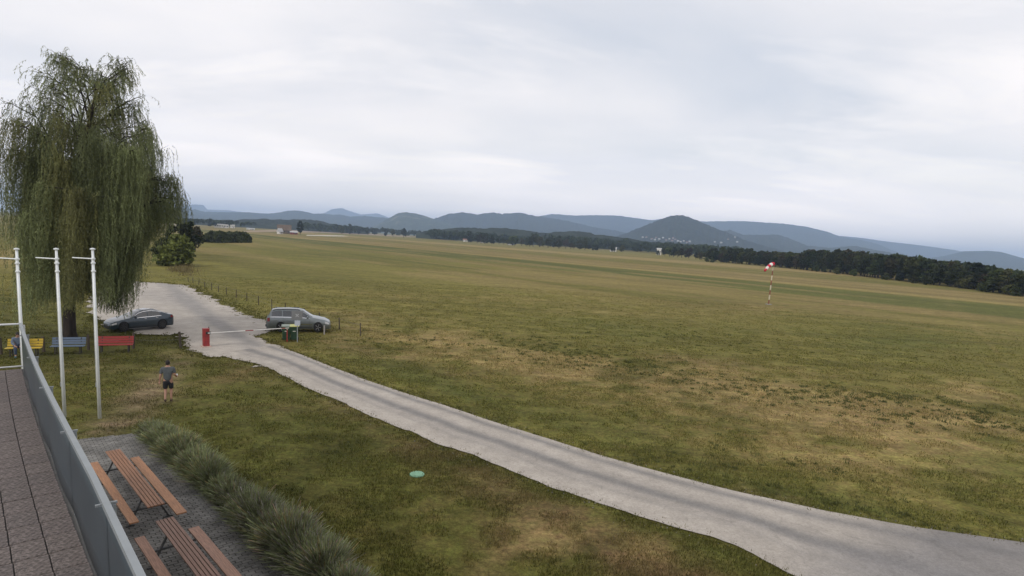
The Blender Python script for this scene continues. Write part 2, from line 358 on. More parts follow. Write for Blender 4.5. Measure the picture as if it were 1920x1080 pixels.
NL, NW = 420, 22
# pair left-edge and right-edge points by position along the road
AX = (ROAD_R[-1]-ROAD_R[0]).normalized()
def edge_at(pts, s):
    ss = [p.dot(AX) for p in pts]; i = int(np.clip(np.searchsorted(ss, s)-1, 0, len(pts)-2)); k = (s-ss[i])/(ss[i+1]-ss[i]); return pts[i].lerp(pts[i+1], min(max(k, -.4), 1.0))
s0 = max(ROAD_R[0].dot(AX), ROAD_L[0].dot(AX))-1.0; s1 = min(ROAD_R[-1].dot(AX), ROAD_L[-1].dot(AX))
V = []; CV = []
for i in range(NL):
    s = s0+(s1-s0)*i/(NL-1); a = edge_at(ROAD_L, s); b = edge_at(ROAD_R, s)
    na = float(fbm(np.array([s*.9]), np.array([1.7]), 4, 60)[0]-.5); nb = float(fbm(np.array([s*.5]), np.array([8.7]), 4, 61)[0]-.5)
    d = (b-a).normalized(); a = a+d*na*.42; b = b+d*nb*.14
    px = float(proj(((a+b)/2).x, ((a+b)/2).y, 0)[0])
    for j in range(NW):
        u = j/(NW-1); p = a.lerp(b, u); V.append((p.x, p.y, .012+.03*math.sin(math.pi*u)*1))
        tr = max(math.exp(-((u-.48)/.085)**2), .8*math.exp(-((u-.86)/.06)**2), .35*math.exp(-((u-.30)/.05)**2))
        nz = float(fbm(np.array([s*.5]), np.array([u*5]), 3, 70)[0]); tr = min(1, max(0, tr*(.85+.5*nz)))
        fr = np.clip((p.dot(AX)-P(1475, 1010).dot(AX)-(u-.3)*2.0)/2.2+(nz-.5)*.8, 0, 1)
        c = DUST*(1-tr*.9)+ASPH*tr*.9; c = c*(1-fr*.8)+FRESH*fr*.8*(1.15-.3*u); c = c*(.88+.24*nz); CV.append(c)
idx = np.arange((NL-1)*(NW-1)); r_ = idx//(NW-1); c_ = idx % (NW-1); q = r_*NW+c_
rm = npmesh('road', V, np.stack([q, q+1, q+NW+1, q+NW], 1), True, np.array(CV)); ROADM = gravel_mat('dusty_asphalt', None, None, True); rm.materials.append(ROADM)
road = bpy.data.objects.new('road', rm); COL.objects.link(road); tag(road, 'dusty asphalt access road with darker wheel tracks', None, None, 'structure')
# car park: dense grid clipped to the outline with a ragged border
xs = [p.x for p in PARK]; ys = [p.y for p in PARK]; st = .13
PX, PY = np.meshgrid(np.arange(min(xs)-1, max(xs)+1, st), np.arange(min(ys)-1, max(ys)+1, st))
wx = PX+(fbm(PX*.8, PY*.8, 3, 90)-.5)*1.6; wy = PY+(fbm(PX*.8, PY*.8, 3, 91)-.5)*1.6
ins = inpoly(wx, wy, [(p.x, p.y) for p in PARK]); hy, hx = PX.shape
q = (np.arange(hy-1)[:, None]*hx+np.arange(hx-1)[None]); keep = (ins[:-1, :-1] & ins[1:, :-1] & ins[:-1, 1:] & ins[1:, 1:]).ravel(); q = q.ravel()[keep]
nz = fbm(PX*.25, PY*.25, 4, 95).ravel(); nz2 = fbm(PX*1.5, PY*1.5, 3, 96).ravel()
ppx, ppy, _ = proj(PX.ravel(), PY.ravel(), 0*PX.ravel())
tr = np.clip(gauss(ppx, ppy, 370, 577, 90, 9, 38)+.8*gauss(ppx, ppy, 470, 640, 60, 6, 28)+.5*gauss(ppx, ppy, 310, 560, 40, 10, 10), 0, 1)
ccp = DUST[None]*(1.02-.0*nz[:, None])*(.78+.4*nz[:, None]); ccp = ccp*(1-.75*tr[:, None])+ASPH[None]*1.2*.75*tr[:, None]; ccp *= (.88+.24*nz2[:, None])
pm = npmesh('car_park', np.stack([PX.ravel(), PY.ravel(), np.full(PX.size, .006)+.0*nz], 1), np.stack([q, q+1, q+hx+1, q+hx], 1), True, ccp); pm.materials.append(ROADM)
bm = bmesh.new(); bm.from_mesh(pm); bmesh.ops.delete(bm, geom=[v for v in bm.verts if not v.link_faces], context='VERTS'); bm.to_mesh(pm); bm.free()
cp = bpy.data.objects.new('car_park', pm); COL.objects.link(cp); tag(cp, 'pale dusty gravel car park by the barrier', None, None, 'structure')

# ------------------------------------------------------------------ hills
def hill_mat(name, forest, meadow, amount, scale):
    m = bpy.data.materials.new(name); m.use_nodes = True; n = m.node_tree.nodes; l = m.node_tree.links; b = n['Principled BSDF']; b.inputs['Roughness'].default_value = 1; b.inputs['Specular IOR Level'].default_value = 0
    t = n.new('ShaderNodeTexCoord')
    def noise(sc, det=6, rg=.6):
        o = n.new('ShaderNodeTexNoise'); o.inputs['Scale'].default_value = sc; o.inputs['Detail'].default_value = det; o.inputs['Roughness'].default_value = rg; l.new(t.outputs['Object'], o.inputs['Vector']); return o.outputs[0]
    r1 = n.new('ShaderNodeValToRGB'); r1.color_ramp.elements[0].position = 1-amount-.02; r1.color_ramp.elements[1].position = 1-amount+.04; l.new(noise(scale), r1.inputs[0])
    r2 = n.new('ShaderNodeValToRGB'); r2.color_ramp.elements[0].position = .3; r2.color_ramp.elements[1].position = .7
    r2.color_ramp.elements[0].color = (*(v*.35 for v in forest), 1); r2.color_ramp.elements[1].color = (*(v*1.9 for v in forest), 1); l.new(noise(.03, 8, .8), r2.inputs[0])
    mx = n.new('ShaderNodeMix'); mx.data_type = 'RGBA'; l.new(r1.outputs[0], mx.inputs[0]); l.new(r2.outputs[0], mx.inputs[6]); mx.inputs[7].default_value = (*meadow, 1); l.new(mx.outputs[2], b.inputs['Base Color'])
    return m
def ridge(name, pts, dist, depth, m, label, seed, spur=.16, tree=5.0, nu=None, base=-1.0):
    xs_ = np.array([p[0] for p in pts], float); ys_ = np.array([p[1] for p in pts], float)
    nu = nu or 260; nv = 44; u = np.linspace(xs_[0], xs_[-1], nu)
    # smooth skyline
    y = np.interp(u, xs_, ys_); k = max(1, int(nu*.006)); ker = np.hanning(2*k+3); ker /= ker.sum(); y = np.convolve(np.pad(y, k+1, 'edge'), ker, 'valid')
    D = np.array([ray(a, b) for a, b in zip(u, y)]); hn = np.hypot(D[:, 0], D[:, 1]); dx = D[:, 0]/hn; dy = D[:, 1]/hn; el = D[:, 2]/hn
    zc = np.maximum(H+dist*el, base+1); v = np.linspace(-1, 1, nv)
    rr = dist+v[None]*depth*np.where(v < 0, 1, .8)[None]+(fbm(u[:, None]*.01+0*v[None], 0*u[:, None]+seed, 2, seed)-.5)*0
    Xh = dx[:, None]*rr; Yh = dy[:, None]*rr
    pr = np.where(v < 0, (1-np.abs(v))**1.25, np.cos(v*math.pi/2)**1.0)[None]
    sp = fbm(Xh/(depth*.35), Yh/(depth*.35), 4, seed)-.5
    Zh = base+(zc[:, None]-base)*np.clip(pr*(1+spur*4*sp*np.clip(np.abs(v)[None]*3, 0, 1)*(1-pr)), 0, None)
    Zh += (fbm(Xh/14, Yh/14, 2, seed+3)-.5)*tree*np.clip(pr*4, 0, 1)
    idx = np.arange((nu-1)*(nv-1)); r_ = idx//(nv-1); c_ = idx % (nv-1); q = r_*nv+c_
    me = npmesh(name, np.stack([Xh.ravel(), Yh.ravel(), Zh.ravel()], 1), np.stack([q, q+1, q+nv+1, q+nv], 1), True); me.materials.append(m)
    o = bpy.data.objects.new(name, me); COL.objects.link(o); return tag(o, label, None, None, 'structure')
FOR = (.032, .038, .026); HM1 = hill_mat('wooded_hill', FOR, (.13, .13, .07), .30, .006); HM2 = hill_mat('vineyard_hill', (.040, .050, .028), (.13, .125, .08), .42, .008); HM3 = hill_mat('dense_wood_hill', (.026, .031, .020), (.085, .085, .05), .22, .01)
ridge('mountain_range', [(250, 400), (320, 392), (345, 386), (364, 383), (381, 384), (389, 393), (429, 394), (456, 398), (520, 401), (590, 404), (605, 401), (622, 392), (641, 390), (654, 395), (676, 402), (708, 400), (730, 408), (770, 420)], 11000, 900, HM1, 'pale blue distant mountain peaks on the left skyline', 5, .1, 0)
ridge('hills', [(900, 430), (960, 414), (1016, 404), (1037, 400.6), (1078, 404), (1110, 403), (1160, 404), (1190, 408), (1219, 412.5), (1244, 410), (1280, 411), (1320, 415), (1392, 414), (1436, 417), (1470, 419), (1514, 425), (1554, 435), (1576, 444), (1617, 450), (1648, 458), (1673, 469), (1720, 484)], 6800, 1600, HM1, 'long light blue ridge behind the cone shaped hill', 9, .4, 9, 520)
ridge('hills', [(1520, 446), (1576, 442), (1617, 446), (1664, 453), (1711, 458), (1757, 464), (1792, 469), (1850, 482), (1960, 500)], 8800, 1200, HM1, 'palest ridge sloping down at the right horizon', 13, .15, 0)
ridge('hills', [(1700, 490), (1770, 480), (1807, 471), (1851, 470), (1876, 472), (1910, 481.6), (1960, 495), (2050, 515)], 6000, 1000, HM1, 'rounded blue hill at the right edge above the wood', 17, .15, 3)
ridge('hills', [(180, 400), (260, 402), (345, 392.5), (367, 392.5), (381, 397), (421, 398), (467, 398), (500, 401), (524, 398.5), (540, 394.7), (562, 394.7), (589, 400.6), (603, 400), (627, 403), (638, 402), (657, 406), (687, 405), (730, 409), (790, 420)], 5600, 1300, HM1, 'blue grey rolling hills on the left behind the barn', 21, .4, 9, 520)
ridge('hills', [(700, 425), (730, 409), (746, 399), (762, 398), (784, 401), (813, 410), (850, 421), (900, 436)], 4300, 900, HM2, 'rounded hill with pale vineyard slopes left of centre', 25, .4, 8)
ridge('hills', [(770, 425), (812, 410.6), (841, 400.6), (869, 397.5), (894, 402), (922, 398), (941, 401), (972, 398), (1006, 405), (1044, 410), (1081, 418), (1112, 425.6), (1160, 433), (1200, 446)], 4700, 1100, HM3, 'dark blue row of three wooded hilltops at centre', 29, .4, 10, 520)
ridge('hills', [(1330, 446), (1351, 433), (1370, 431), (1392, 440), (1417, 440), (1432, 441), (1454, 439), (1473, 444), (1495, 453), (1514, 461), (1557, 465), (1600, 461), (1650, 470), (1760, 492)], 4000, 800, HM1, 'low wooded hills right of the cone shaped hill', 33, .4, 9, 400)
ridge('hills', [(1120, 456), (1175, 437), (1206, 424), (1237, 411.6), (1259, 404), (1280, 402.5), (1294, 407), (1312, 415), (1331, 422.5), (1350, 431), (1372, 440), (1400, 451), (1423, 458), (1480, 474)], 3100, 700, HM3, 'dark cone shaped wooded hill right of centre', 37, .4, 10, 520)
ridge('hills', [(150, 420), (250, 412), (345, 411), (389, 412), (440, 413), (500, 411), (560, 412), (595, 413), (613, 418), (640, 424), (690, 432)], 1700, 260, HM3, 'low dark wooded rise behind the white factory', 41, .3, 7, 420)
ridge('hills', [(780, 437), (820, 431), (862, 428), (925, 427), (962, 430), (1012, 437), (1059, 434), (1091, 434), (1116, 440), (1160, 445), (1206, 452), (1269, 459), (1331, 466), (1420, 474)], 1350, 240, HM3, 'low dark wooded rise below the central hills', 45, .3, 7, 420)

# ------------------------------------------------------------------ trees
BARK = mat('bark', (.05, .04, .032), .95, var=.3, scale=6, bump=.6, stretch=(1, 1, .25))
def leafmat(name, col, rnd=.42, var=.4, sc=.9): return mat(name, col, .75, var=var, scale=sc, rnd=rnd, spec=.15, trans=.2)
LEAF = leafmat('leaf_dark_green', (.034, .046, .018)); LEAFY = leafmat('leaf_light_green', (.066, .08, .024)); LEAFX = leafmat('leaf_bright_green', (.165, .19, .052), 0); NEEDLE = leafmat('needle_green', (.02, .03, .016), .2); LEAFB = leafmat('leaf_brownish', (.06, .052, .024))
def leaf_quads(C, size, rng, up=.0):
    n = len(C); a = rng.normal(size=(n, 3)); a /= np.linalg.norm(a, axis=1)[:, None]; b = rng.normal(size=(n, 3)); b -= a*(a*b).sum(1)[:, None]; b /= np.linalg.norm(b, axis=1)[:, None]
    s = size*(.6+.8*rng.random((n, 1))); V = np.stack([C-a*s-b*s*.6, C+a*s-b*s*.6, C+a*s*.6+b*s*.7, C-a*s*.7+b*s*.6], 1).reshape(-1, 3)
    return V, np.arange(n*4).reshape(-1, 4)
def crown_mesh(name, m, h, w, nclump, nleaf, size, seed, base=.22, conifer=False, shape=.6):
    rng = np.random.default_rng(seed); C = []
    if conifer:
        z = base*h+(1-base)*h*(1-np.sqrt(rng.random(nclump*nleaf))); t = (z-base*h)/((1-base)*h); lay = np.abs(((t*11) % 1)-.5)
        r = w*(1-t)**.9*(.55+.45*(1-lay*1.2))*np.sqrt(.25+.75*rng.random(len(z))); a = rng.random(len(z))*6.283
        C = np.stack([r*np.cos(a), r*np.sin(a), z-r*.18], 1)
    else:
        for k in range(nclump):
            t = rng.random(); zc = h*(base+(1-base)*(.08+.86*t)); rad = w*(math.sin(math.pi*min(1, .12+t*.86))**shape)*(.35+.6*rng.random()); a = rng.random()*6.283
            cr = w*(.22+.22*rng.random())
            d = rng.normal(size=(nleaf, 3)); d /= np.linalg.norm(d, axis=1)[:, None]; rr = cr*(.55+.5*rng.random((nleaf, 1)))
            C.append(np.array([rad*math.cos(a)*.85, rad*math.sin(a)*.85, zc])+d*rr*np.array([1, 1, .8]))
        C = np.concatenate(C); C[:, 2] = np.maximum(C[:, 2], .15*rng.random(len(C))+.05)
    V, Fq = leaf_quads(C, size, rng); me = npmesh(name, V, Fq); me.materials.append(m); return me
def trunk_mesh(name, h, r, seed, limbs=5, w=2.0):
    rng = random.Random(seed); b = MB(); b.path([(0, 0, -.1), (rng.uniform(-.1, .1), rng.uniform(-.1, .1), h*.35), (rng.uniform(-.3, .3), rng.uniform(-.3, .3), h*.8)], [r*1.25, r*.8, r*.2], 7)
    for k in range(limbs):
        a = rng.random()*6.28; z = h*rng.uniform(.25, .6); b.path([(0, 0, z), (math.cos(a)*w*.35, math.sin(a)*w*.35, z+h*.12), (math.cos(a)*w*.7, math.sin(a)*w*.7, z+h*.25)], [r*.45, r*.28, r*.1], 5)
    me = bpy.data.meshes.new(name); me.from_pydata(b.v, [], b.f); me.materials.append(BARK); return me
TREES = {}
def species(key, m, h, w, nc, nl, size, seed, **k):
    TREES[key] = (crown_mesh('crown', m, h, w, nc, nl, size, seed, **k), trunk_mesh('trunk', h, h*.016+.06, seed, w=w), h)
for k in range(4): species(('oak', k), LEAF, 12, 3.9, 26, 44, .42, 100+k, base=.12)
for k in range(3): species(('ash', k), LEAFY, 10, 3.6, 24, 40, .4, 200+k, base=.1)
for k in range(2): species(('beech', k), LEAFB, 12, 3.8, 24, 42, .42, 300+k, base=.12)
for k in range(3): species(('spruce', k), NEEDLE, 14, 2.5, 26, 40, .42, 400+k, base=.06, conifer=True)
species(('bright', 0), LEAFX, 5, 2.9, 26, 60, .26, 555, base=.0)
for k in range(2): species(('shrub', k), LEAFY, 4, 2.4, 16, 40, .28, 500+k, base=.0)
def plant_tree(key, loc, h, label, group, name='tree', wide=1.0, cat='tree'):
    cm, tm, h0 = TREES[key]; s = h/h0; rt = empty(name, loc, label, cat, group, random.random()*6.28); rt.scale = (s*wide, s*wide, s)
    for nm, me in (('crown', cm), ('trunk', tm)):
        o = bpy.data.objects.new(nm, me); COL.objects.link(o); o.parent = rt
    return rt
rnd = random.Random(5)
def pick(ws):
    k = rnd.choices([w[0] for w in ws], [w[1] for w in ws])[0]; n = sum(1 for t in TREES if t[0] == k); return (k, rnd.randrange(n))
EDGE = [P(1960, 561), P(1920, 556.6), P(1867, 550), P(1820, 542.5), P(1726, 531.6), P(1632, 520.6), P(1551, 510.6), P(1445, 500), P(1320, 489)]
TOPS = np.array([(1300, 461), (1320, 462), (1382, 464), (1445, 470), (1495, 474), (1514, 466), (1551, 467), (1592, 467.5), (1617, 470.6), (1657, 474), (1695, 477.5), (1742, 483), (1789, 488), (1845, 496), (1882, 503), (1920, 508), (2000, 520)])
def want_h(p, slack=0.0):
    x, y, _ = proj(p.x, p.y, 0); return max(3.0, hgt(p, float(np.interp(float(x), TOPS[:, 0], TOPS[:, 1]))+slack))
NAMES = {'oak': ('tree', 'dark green broadleaf tree in the wood along the right edge of the field', 'broadleaf trees of the wood'), 'ash': ('tree', 'paler green broadleaf tree in the wood along the right edge of the field', 'paler trees of the wood'),
         'beech': ('tree', 'brownish green tree in the wood along the right edge of the field', 'brownish trees of the wood'), 'spruce': ('spruce_tree', 'dark pointed spruce rising from the wood along the right field edge', 'spruces of the wood')}
edge_pts = resample(EDGE, 3.6); en = 0
EDN = []
for i, p in enumerate(edge_pts):
    d = (edge_pts[min(i+1, len(edge_pts)-1)]-edge_pts[max(i-1, 0)]).normalized(); nrm = Vector((d.y, -d.x, 0))
    if nrm.dot(p) < 0: nrm = -nrm
    EDN.append((p, nrm))
used = 0
for row, (off, step) in enumerate(((3.5, 1), (9, 1))):
    for i in range(0, len(EDN), step):
        if row == 1 and i % 3 == 2: continue
        p, nrm = EDN[i]; q_ = p+nrm*(off+rnd.uniform(-1.5, 1.5)); k = pick([('oak', 5), ('ash', 2.2), ('beech', 1.6), ('spruce', 1.2 if row else .3)])
        hh = want_h(q_)*(rnd.uniform(.55, .9) if row == 0 else rnd.uniform(.8, 1.02)); nm, lb, gr = NAMES[k[0]]
        plant_tree(k, q_, hh, lb, gr, nm, rnd.uniform(1.0, 1.35)*min(1.3, max(1, 9/hh))); used += 1
for x, y, hh in ((1530, 509, 3.2), (1545, 510, 2.6), (1568, 514, 3), (1712, 531, 2.6), (1737, 534, 3.0), (1800, 540, 3), (1815, 541.6, 3.6), (1838, 545, 2.4), (1850, 547.5, 3.4), (1893, 553, 3), (1905, 555, 2.5), (1325, 491, 3), (1335, 492, 2.6), (1660, 524.5, 2.6), (1600, 517.5, 3)):
    plant_tree(pick([('shrub', 1)]), P(x, y), hh, 'light green bush at the foot of the wood along the right field edge', 'bushes along the wood edge', 'bush', 1.1, 'bush')
# interior of the wood: one mass behind the first rows
def mass(name, spots, label, m, size, nl, seed, conif=.2):
    rng = np.random.default_rng(seed); C = []
    for (x, y, h, w) in spots:
        if rng.random() < conif:
            z = h*(1-np.sqrt(rng.random(nl))*.8); r = w*.62*(1-z/h*.95); a = rng.random(nl)*6.28; C.append(np.stack([x+r*np.cos(a), y+r*np.sin(a), z], 1))
        else:
            d = rng.normal(size=(nl, 3)); d /= np.linalg.norm(d, axis=1)[:, None]; d[:, 2] = np.where(d[:, 2] < -.2, -d[:, 2], d[:, 2])
            C.append(np.array([x, y, h*.62])+d*np.array([w, w, h*.36])*(.75+.3*rng.random((nl, 1))))
    V, Fq = leaf_quads(np.concatenate(C), size, rng); me = npmesh(name, V, Fq); me.materials.append(m); o = bpy.data.objects.new(name, me); COL.objects.link(o); return tag(o, label, 'woodland', None, 'stuff')
MASSM = mat('distant_wood', (.038, .050, .022), .9, var=.55, scale=.11, spec=.05, col2=(.017, .024, .013))
sp = []
for (p, nrm) in EDN[::2]:
    for off in range(15, 75, 7):
        q_ = p+nrm*(off+rnd.uniform(-3, 3))+Vector((rnd.uniform(-3, 3), rnd.uniform(-3, 3), 0)); hh = want_h(q_, 1.0); sp.append((q_.x, q_.y, hh*rnd.uniform(.85, 1.02), rnd.uniform(2.8, 4.5)))
mass('woodland', sp, 'dense dark mixed wood filling the right side behind the field', MASSM, .75, 60, 71, .25)
# far plain: tree belts between the field and the hills
FAR_EDGE = [(1340, 491), (1290, 485), (1240, 480), (1190, 475), (1110, 470), (1050, 466.5), (985, 462), (930, 458.5), (890, 456.5), (850, 451), (800, 447.5)]
sp2 = []
def band(x0, x1, yb0, yb1, hlo, hhi, n, seed):
    r = random.Random(seed); out = []
    for _ in range(n):
        x = r.uniform(x0, x1); t = (x-x0)/(x1-x0); yb = yb0+(yb1-yb0)*t+r.uniform(-1.5, .3); hor = YC+(x-960)*math.tan(ROLL); yb = max(yb, hor+4.2); p = P(x, yb); hh = r.uniform(hlo, hhi); out.append((p.x, p.y, hh, hh*r.uniform(.28, .45)))
    return out
sp2 += band(800, 1100, 449, 464, 10, 17, 260, 1)+band(1080, 1340, 464, 483, 9, 15, 260, 2)+band(1000, 1400, 461, 482, 12, 20, 220, 3)+band(570, 840, 434.5, 447, 11, 18, 220, 4)+band(830, 1010, 447, 456, 14, 22, 70, 6)+band(345, 480, 424, 430, 8, 13, 30, 7)
mass('woodland', sp2, 'scattered dark tree belts on the plain between field and hills', MASSM, 1.5, 70, 72, .12)
for i in range(64):                       # nearer individual trees on the far edge
    x = 806+(1340-806)*(i+rnd.random()*.9)/64; yb = float(np.interp(x, [p[0] for p in FAR_EDGE][::-1], [p[1] for p in FAR_EDGE][::-1]))-rnd.uniform(.3, 1.2)
    if 1130 < x < 1245 and rnd.random() < .75: continue
    p = P(x, max(yb, YC+(x-960)*math.tan(ROLL)+5)); k = pick([('oak', 4), ('ash', 2), ('beech', 1)]); tall = hgt(p, yb-rnd.uniform(9, 22))
    plant_tree(k, p, min(tall, 19), 'small far tree on the edge of the field below the central hills', 'far trees along the field edge', 'tree', rnd.uniform(1.0, 1.5))
for i, (x, yb, yt, k, wd) in enumerate(((563, 439.5, 414.5, ('oak', 1), .9), (757, 445.5, 428, ('oak', 2), 1.1), (737, 444, 430, ('ash', 1), 1.0), (723, 443, 428, ('oak', 3), .9), (690, 440, 426, ('oak', 0), 1.2), (672, 439.5, 425, ('oak', 2), 1.2), (655, 439, 420, ('ash', 0), 1.0), (640, 438.5, 421, ('ash', 2), .9), (703, 441, 428, ('oak', 1), 1.2))):
    p = P(x, yb); lb = 'tall dark tree beside the brown roofed barn' if i == 0 else 'single far tree left of centre on the plain behind the runway'
    plant_tree(k, p, hgt(p, yt), lb, None if i == 0 else 'single far trees on the plain', 'tree', wd)
# left shrubbery and hedge beyond the car park
LEFTV = [(326, 498, 441, ('bright', 0), 1.15, 'bright green rounded bush in front of the dark trees by the willow'), (306, 496, 446, ('oak', 0), 1.2, 'dark green bush half behind the willow strands'), (346, 487, 428, ('oak', 1), 1.15, 'dark tree just right of the bright green bush'),
         (338, 482, 412, ('oak', 3), .9, 'tallest dark tree at the right of the willow'), (357, 478, 416, ('oak', 2), .9, 'second dark tree receding from the willow along the field'), (366, 470, 424, ('beech', 0), 1.0, 'third dark tree receding from the willow along the field'), (372, 463, 430, ('oak', 1), 1.1, 'last dark tree of the row by the low hedge'), (318, 488, 418, ('spruce', 0), 1.3, 'dark conifer partly covered by the willow')]
for x, yb, yt, k, wd, lb in LEFTV:
    p = P(x, yb); plant_tree(k, p, hgt(p, yt), lb, 'trees and bushes beside the willow', 'tree' if k[0] != 'bright' else 'bush', wd, 'tree' if k[0] != 'bright' else 'bush')
def leafy_hedge(name, pts, w, h, n, size, m, label, seed, cat='hedge'):
    rng = np.random.default_rng(seed); pts = [Vector(p) for p in pts]; d = arclen(pts); C = []
    for t in rng.random(n):
        c = at_len(pts, d, t); e = min(1, min(t, 1-t)*9+.25)**.5; a = rng.random()*math.pi; rr = (.8+.25*rng.random())*(1+.35*float(vnoise(np.array([t*d[-1]*.4]), np.array([a*2.0]), seed)[0]-.5))
        i = min(int(t*(len(pts)-1)), len(pts)-2); dr = (pts[i+1]-pts[i]).normalized(); nr = Vector((dr.y, -dr.x, 0)); q_ = c+nr*(math.cos(a)*w*rr*e); C.append((q_.x, q_.y, max(.05, math.sin(a)*h*rr*e)))
    root = empty(name, pts[0], label, cat); V, Fq = leaf_quads(np.array(C), size, rng); me = npmesh('foliage', V, Fq); me.materials.append(m); link(bpy.data.objects.new('foliage', me), root)
    b = MB()
    for k in range(12):
        c = at_len(pts, d, (k+.5)/12); b.path([c, c+Vector((.1, .1, h*.5))], [.06, .03], 5)
    b.build('stem', BARK, root); return root
pa, pb = P(384, 455), P(462, 454.5); bk = Vector((-.3, 1, 0))*3.0
leafy_hedge('hedge', [pa+bk, pa.lerp(pb, .5)+bk, pb+bk], 3.0, hgt(pa, 434)*.93, 5200, .34, leafmat('hedge_leaf', (.075, .088, .036), 0, .4, .4), 'long low rounded hedge standing in the field on the left', 77)
print('trees', used)

# ------------------------------------------------------------------ terrace and its railing
RUB = [mat('rubber_tile_%d' % k, c, .95, var=.7, scale=24, bump=.6, bscale=50, col2=tuple(v*.18 for v in c)) for k, c in enumerate(((.146, .122, .113), (.135, .114, .106), (.154, .129, .118)))]
SLABM = mat('slab_concrete_shaded', (.10, .097, .09), .9, var=.2, scale=4); CONC = mat('concrete', (.30, .29, .27), .9, var=.15, scale=3, bump=.2); WALLM = mat('render_wall', (.55, .52, .46), .9, var=.08, scale=2, bump=.1)  # slab colour darkened to paint in the floor edge shadow below the panels
LEN = 24.0; TW = 9.0
TL = (TB-TA).length
def tp(a, o, z):
    o = o+(.05*math.sin(math.pi*a/TL) if 0 < a < TL else 0)      # the terrace edge bows in a little
    return TA+TD*a-TN*o+Vector((0, 0, z-TZ))      # a along the railing, o inwards
bl_ = empty('building', tp(8, 4, 0), 'flat roofed building under the rubber tiled terrace at lower left', 'building')
b = MB(); c4 = [tp(0.0, -.06, 0), tp(LEN, -.06, 0), tp(LEN, TW, 0), tp(0, TW, 0)]; top = TZ-.18
b.add([(p.x, p.y, -.05) for p in c4]+[(p.x, p.y, top) for p in c4], [(0, 1, 5, 4), (1, 2, 6, 5), (2, 3, 7, 6), (3, 0, 4, 7), (4, 5, 6, 7)]); b.build('wall', WALLM, bl_)
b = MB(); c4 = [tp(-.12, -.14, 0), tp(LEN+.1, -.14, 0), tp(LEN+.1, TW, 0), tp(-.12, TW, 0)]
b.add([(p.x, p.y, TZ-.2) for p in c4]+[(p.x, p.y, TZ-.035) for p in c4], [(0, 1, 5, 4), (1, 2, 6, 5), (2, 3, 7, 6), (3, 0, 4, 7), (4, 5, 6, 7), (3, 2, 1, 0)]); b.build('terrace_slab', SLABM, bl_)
TS, TC = .42, .29; tiles = []
tme = []
for k in range(3):
    bb = MB(); bb.box((0, 0, -.015), (TS-.013, TC-.010, .03)); me = bpy.data.meshes.new('tile'); me.from_pydata(bb.v, [], bb.f); bm = bmesh.new(); bm.from_mesh(me); bmesh.ops.bevel(bm, geom=[e for e in bm.edges], offset=.005, segments=1, affect='EDGES'); bm.to_mesh(me); bm.free(); me.materials.append(RUB[k]); tme.append(me)
floor = bl_
rz = math.atan2(TD.y, TD.x)
for i in range(44):
    for j in range(15):
        p = tp((i+.5)*TS, (j+.5)*TC+.02, TZ+rnd.uniform(-.002, .003)); x, y, dz = proj(p.x, p.y, p.z)
        if dz < .8 or x < -90 or x > 420 or y > 1250: continue
        o = bpy.data.objects.new('tile', tme[(i*5+j*3+rnd.randrange(2)) % 3]); o.location = p; o.rotation_euler = (0, 0, rz+rnd.uniform(-.006, .006)); link(o, floor)
GALV = mat('galvanised_steel', (.27, .29, .30), .55, .2, var=.04, scale=4); WHITEM = mat('white_painted_steel', (.62, .63, .63), .45, var=.06, scale=3)
PANEL = mat('grey_sheet_panel', (.044, .061, .074), .38, 0, var=.10, scale=1.2, spec=.5, bump=.08, bscale=3)
RH = 1.03
rl = empty('railing', tp(0, 0, TZ-.03), 'grey sheet panel railing with galvanised top rail along the terrace edge', 'railing')
post_a = [0.0, 1.55, 4.0, 6.4, 8.75, 11.1, 13.5]
rb_ = [tp(-.03, 0, TZ+RH)]+[tp(a, 0, TZ+RH) for a in np.arange(.4, 13.7, .4)]; rv = []; rf = []
for k, q_ in enumerate(rb_):
    for so_, sz_ in ((-.027, -.025), (.027, -.025), (.027, .025), (-.027, .025)): rv.append(q_+TN*so_+Vector((0, 0, sz_)))
    if k: rf += [((k-1)*4+j, (k-1)*4+(j+1) % 4, k*4+(j+1) % 4, k*4+j) for j in range(4)]
rf += [(3, 2, 1, 0), tuple((len(rb_)-1)*4+j for j in range(4))]
MB().add(rv, rf).build('top_rail', GALV, rl)
for i, a in enumerate(post_a):
    MB().bar(tp(a, -.05, TZ-.03), tp(a, -.05, TZ+RH-.025), .045, .045).build('post', GALV if i else WHITEM, rl)
    if i:
        cb = MB(); cb.bar(tp(a, -.09, TZ+RH-.012), tp(a, .075, TZ+RH-.012), .022, .02); cb.box(tp(a, -.05, TZ+RH-.05), (.05, .05, .05), rz); cb.build('clamp', GALV, rl)
for a0, a1 in zip(post_a[:-1], post_a[1:]):
    n = 24; vs = []; fs = []
    for i in range(n+1):
        a = a0+.012+(a1-a0-.024)*i/n
        for k in range(5):
            t = k/4; w = .006*math.sin(a*2.6+t)*(1-t)+.010*math.sin(math.pi*i/n)*(1-t)**2; z = TZ+.035+(RH-.07)*t-.012*math.sin(math.pi*i/n)*(1-t)
            for o_ in (0, .006): p = tp(a, w+o_-.012, z); vs.append(p)
    def vi(i, k, s_): return (i*5+k)*2+s_
    for i in range(n):
        for k in range(4):
            fs.append((vi(i, k, 0), vi(i+1, k, 0), vi(i+1, k+1, 0), vi(i, k+1, 0))); fs.append((vi(i, k+1, 1), vi(i+1, k+1, 1), vi(i+1, k, 1), vi(i, k, 1)))
        fs.append((vi(i, 4, 0), vi(i+1, 4, 0), vi(i+1, 4, 1), vi(i, 4, 1))); fs.append((vi(i, 0, 1), vi(i+1, 0, 1), vi(i+1, 0, 0), vi(i, 0, 0)))
    MB().add(vs, fs).build('panel', PANEL, rl, smooth=True)
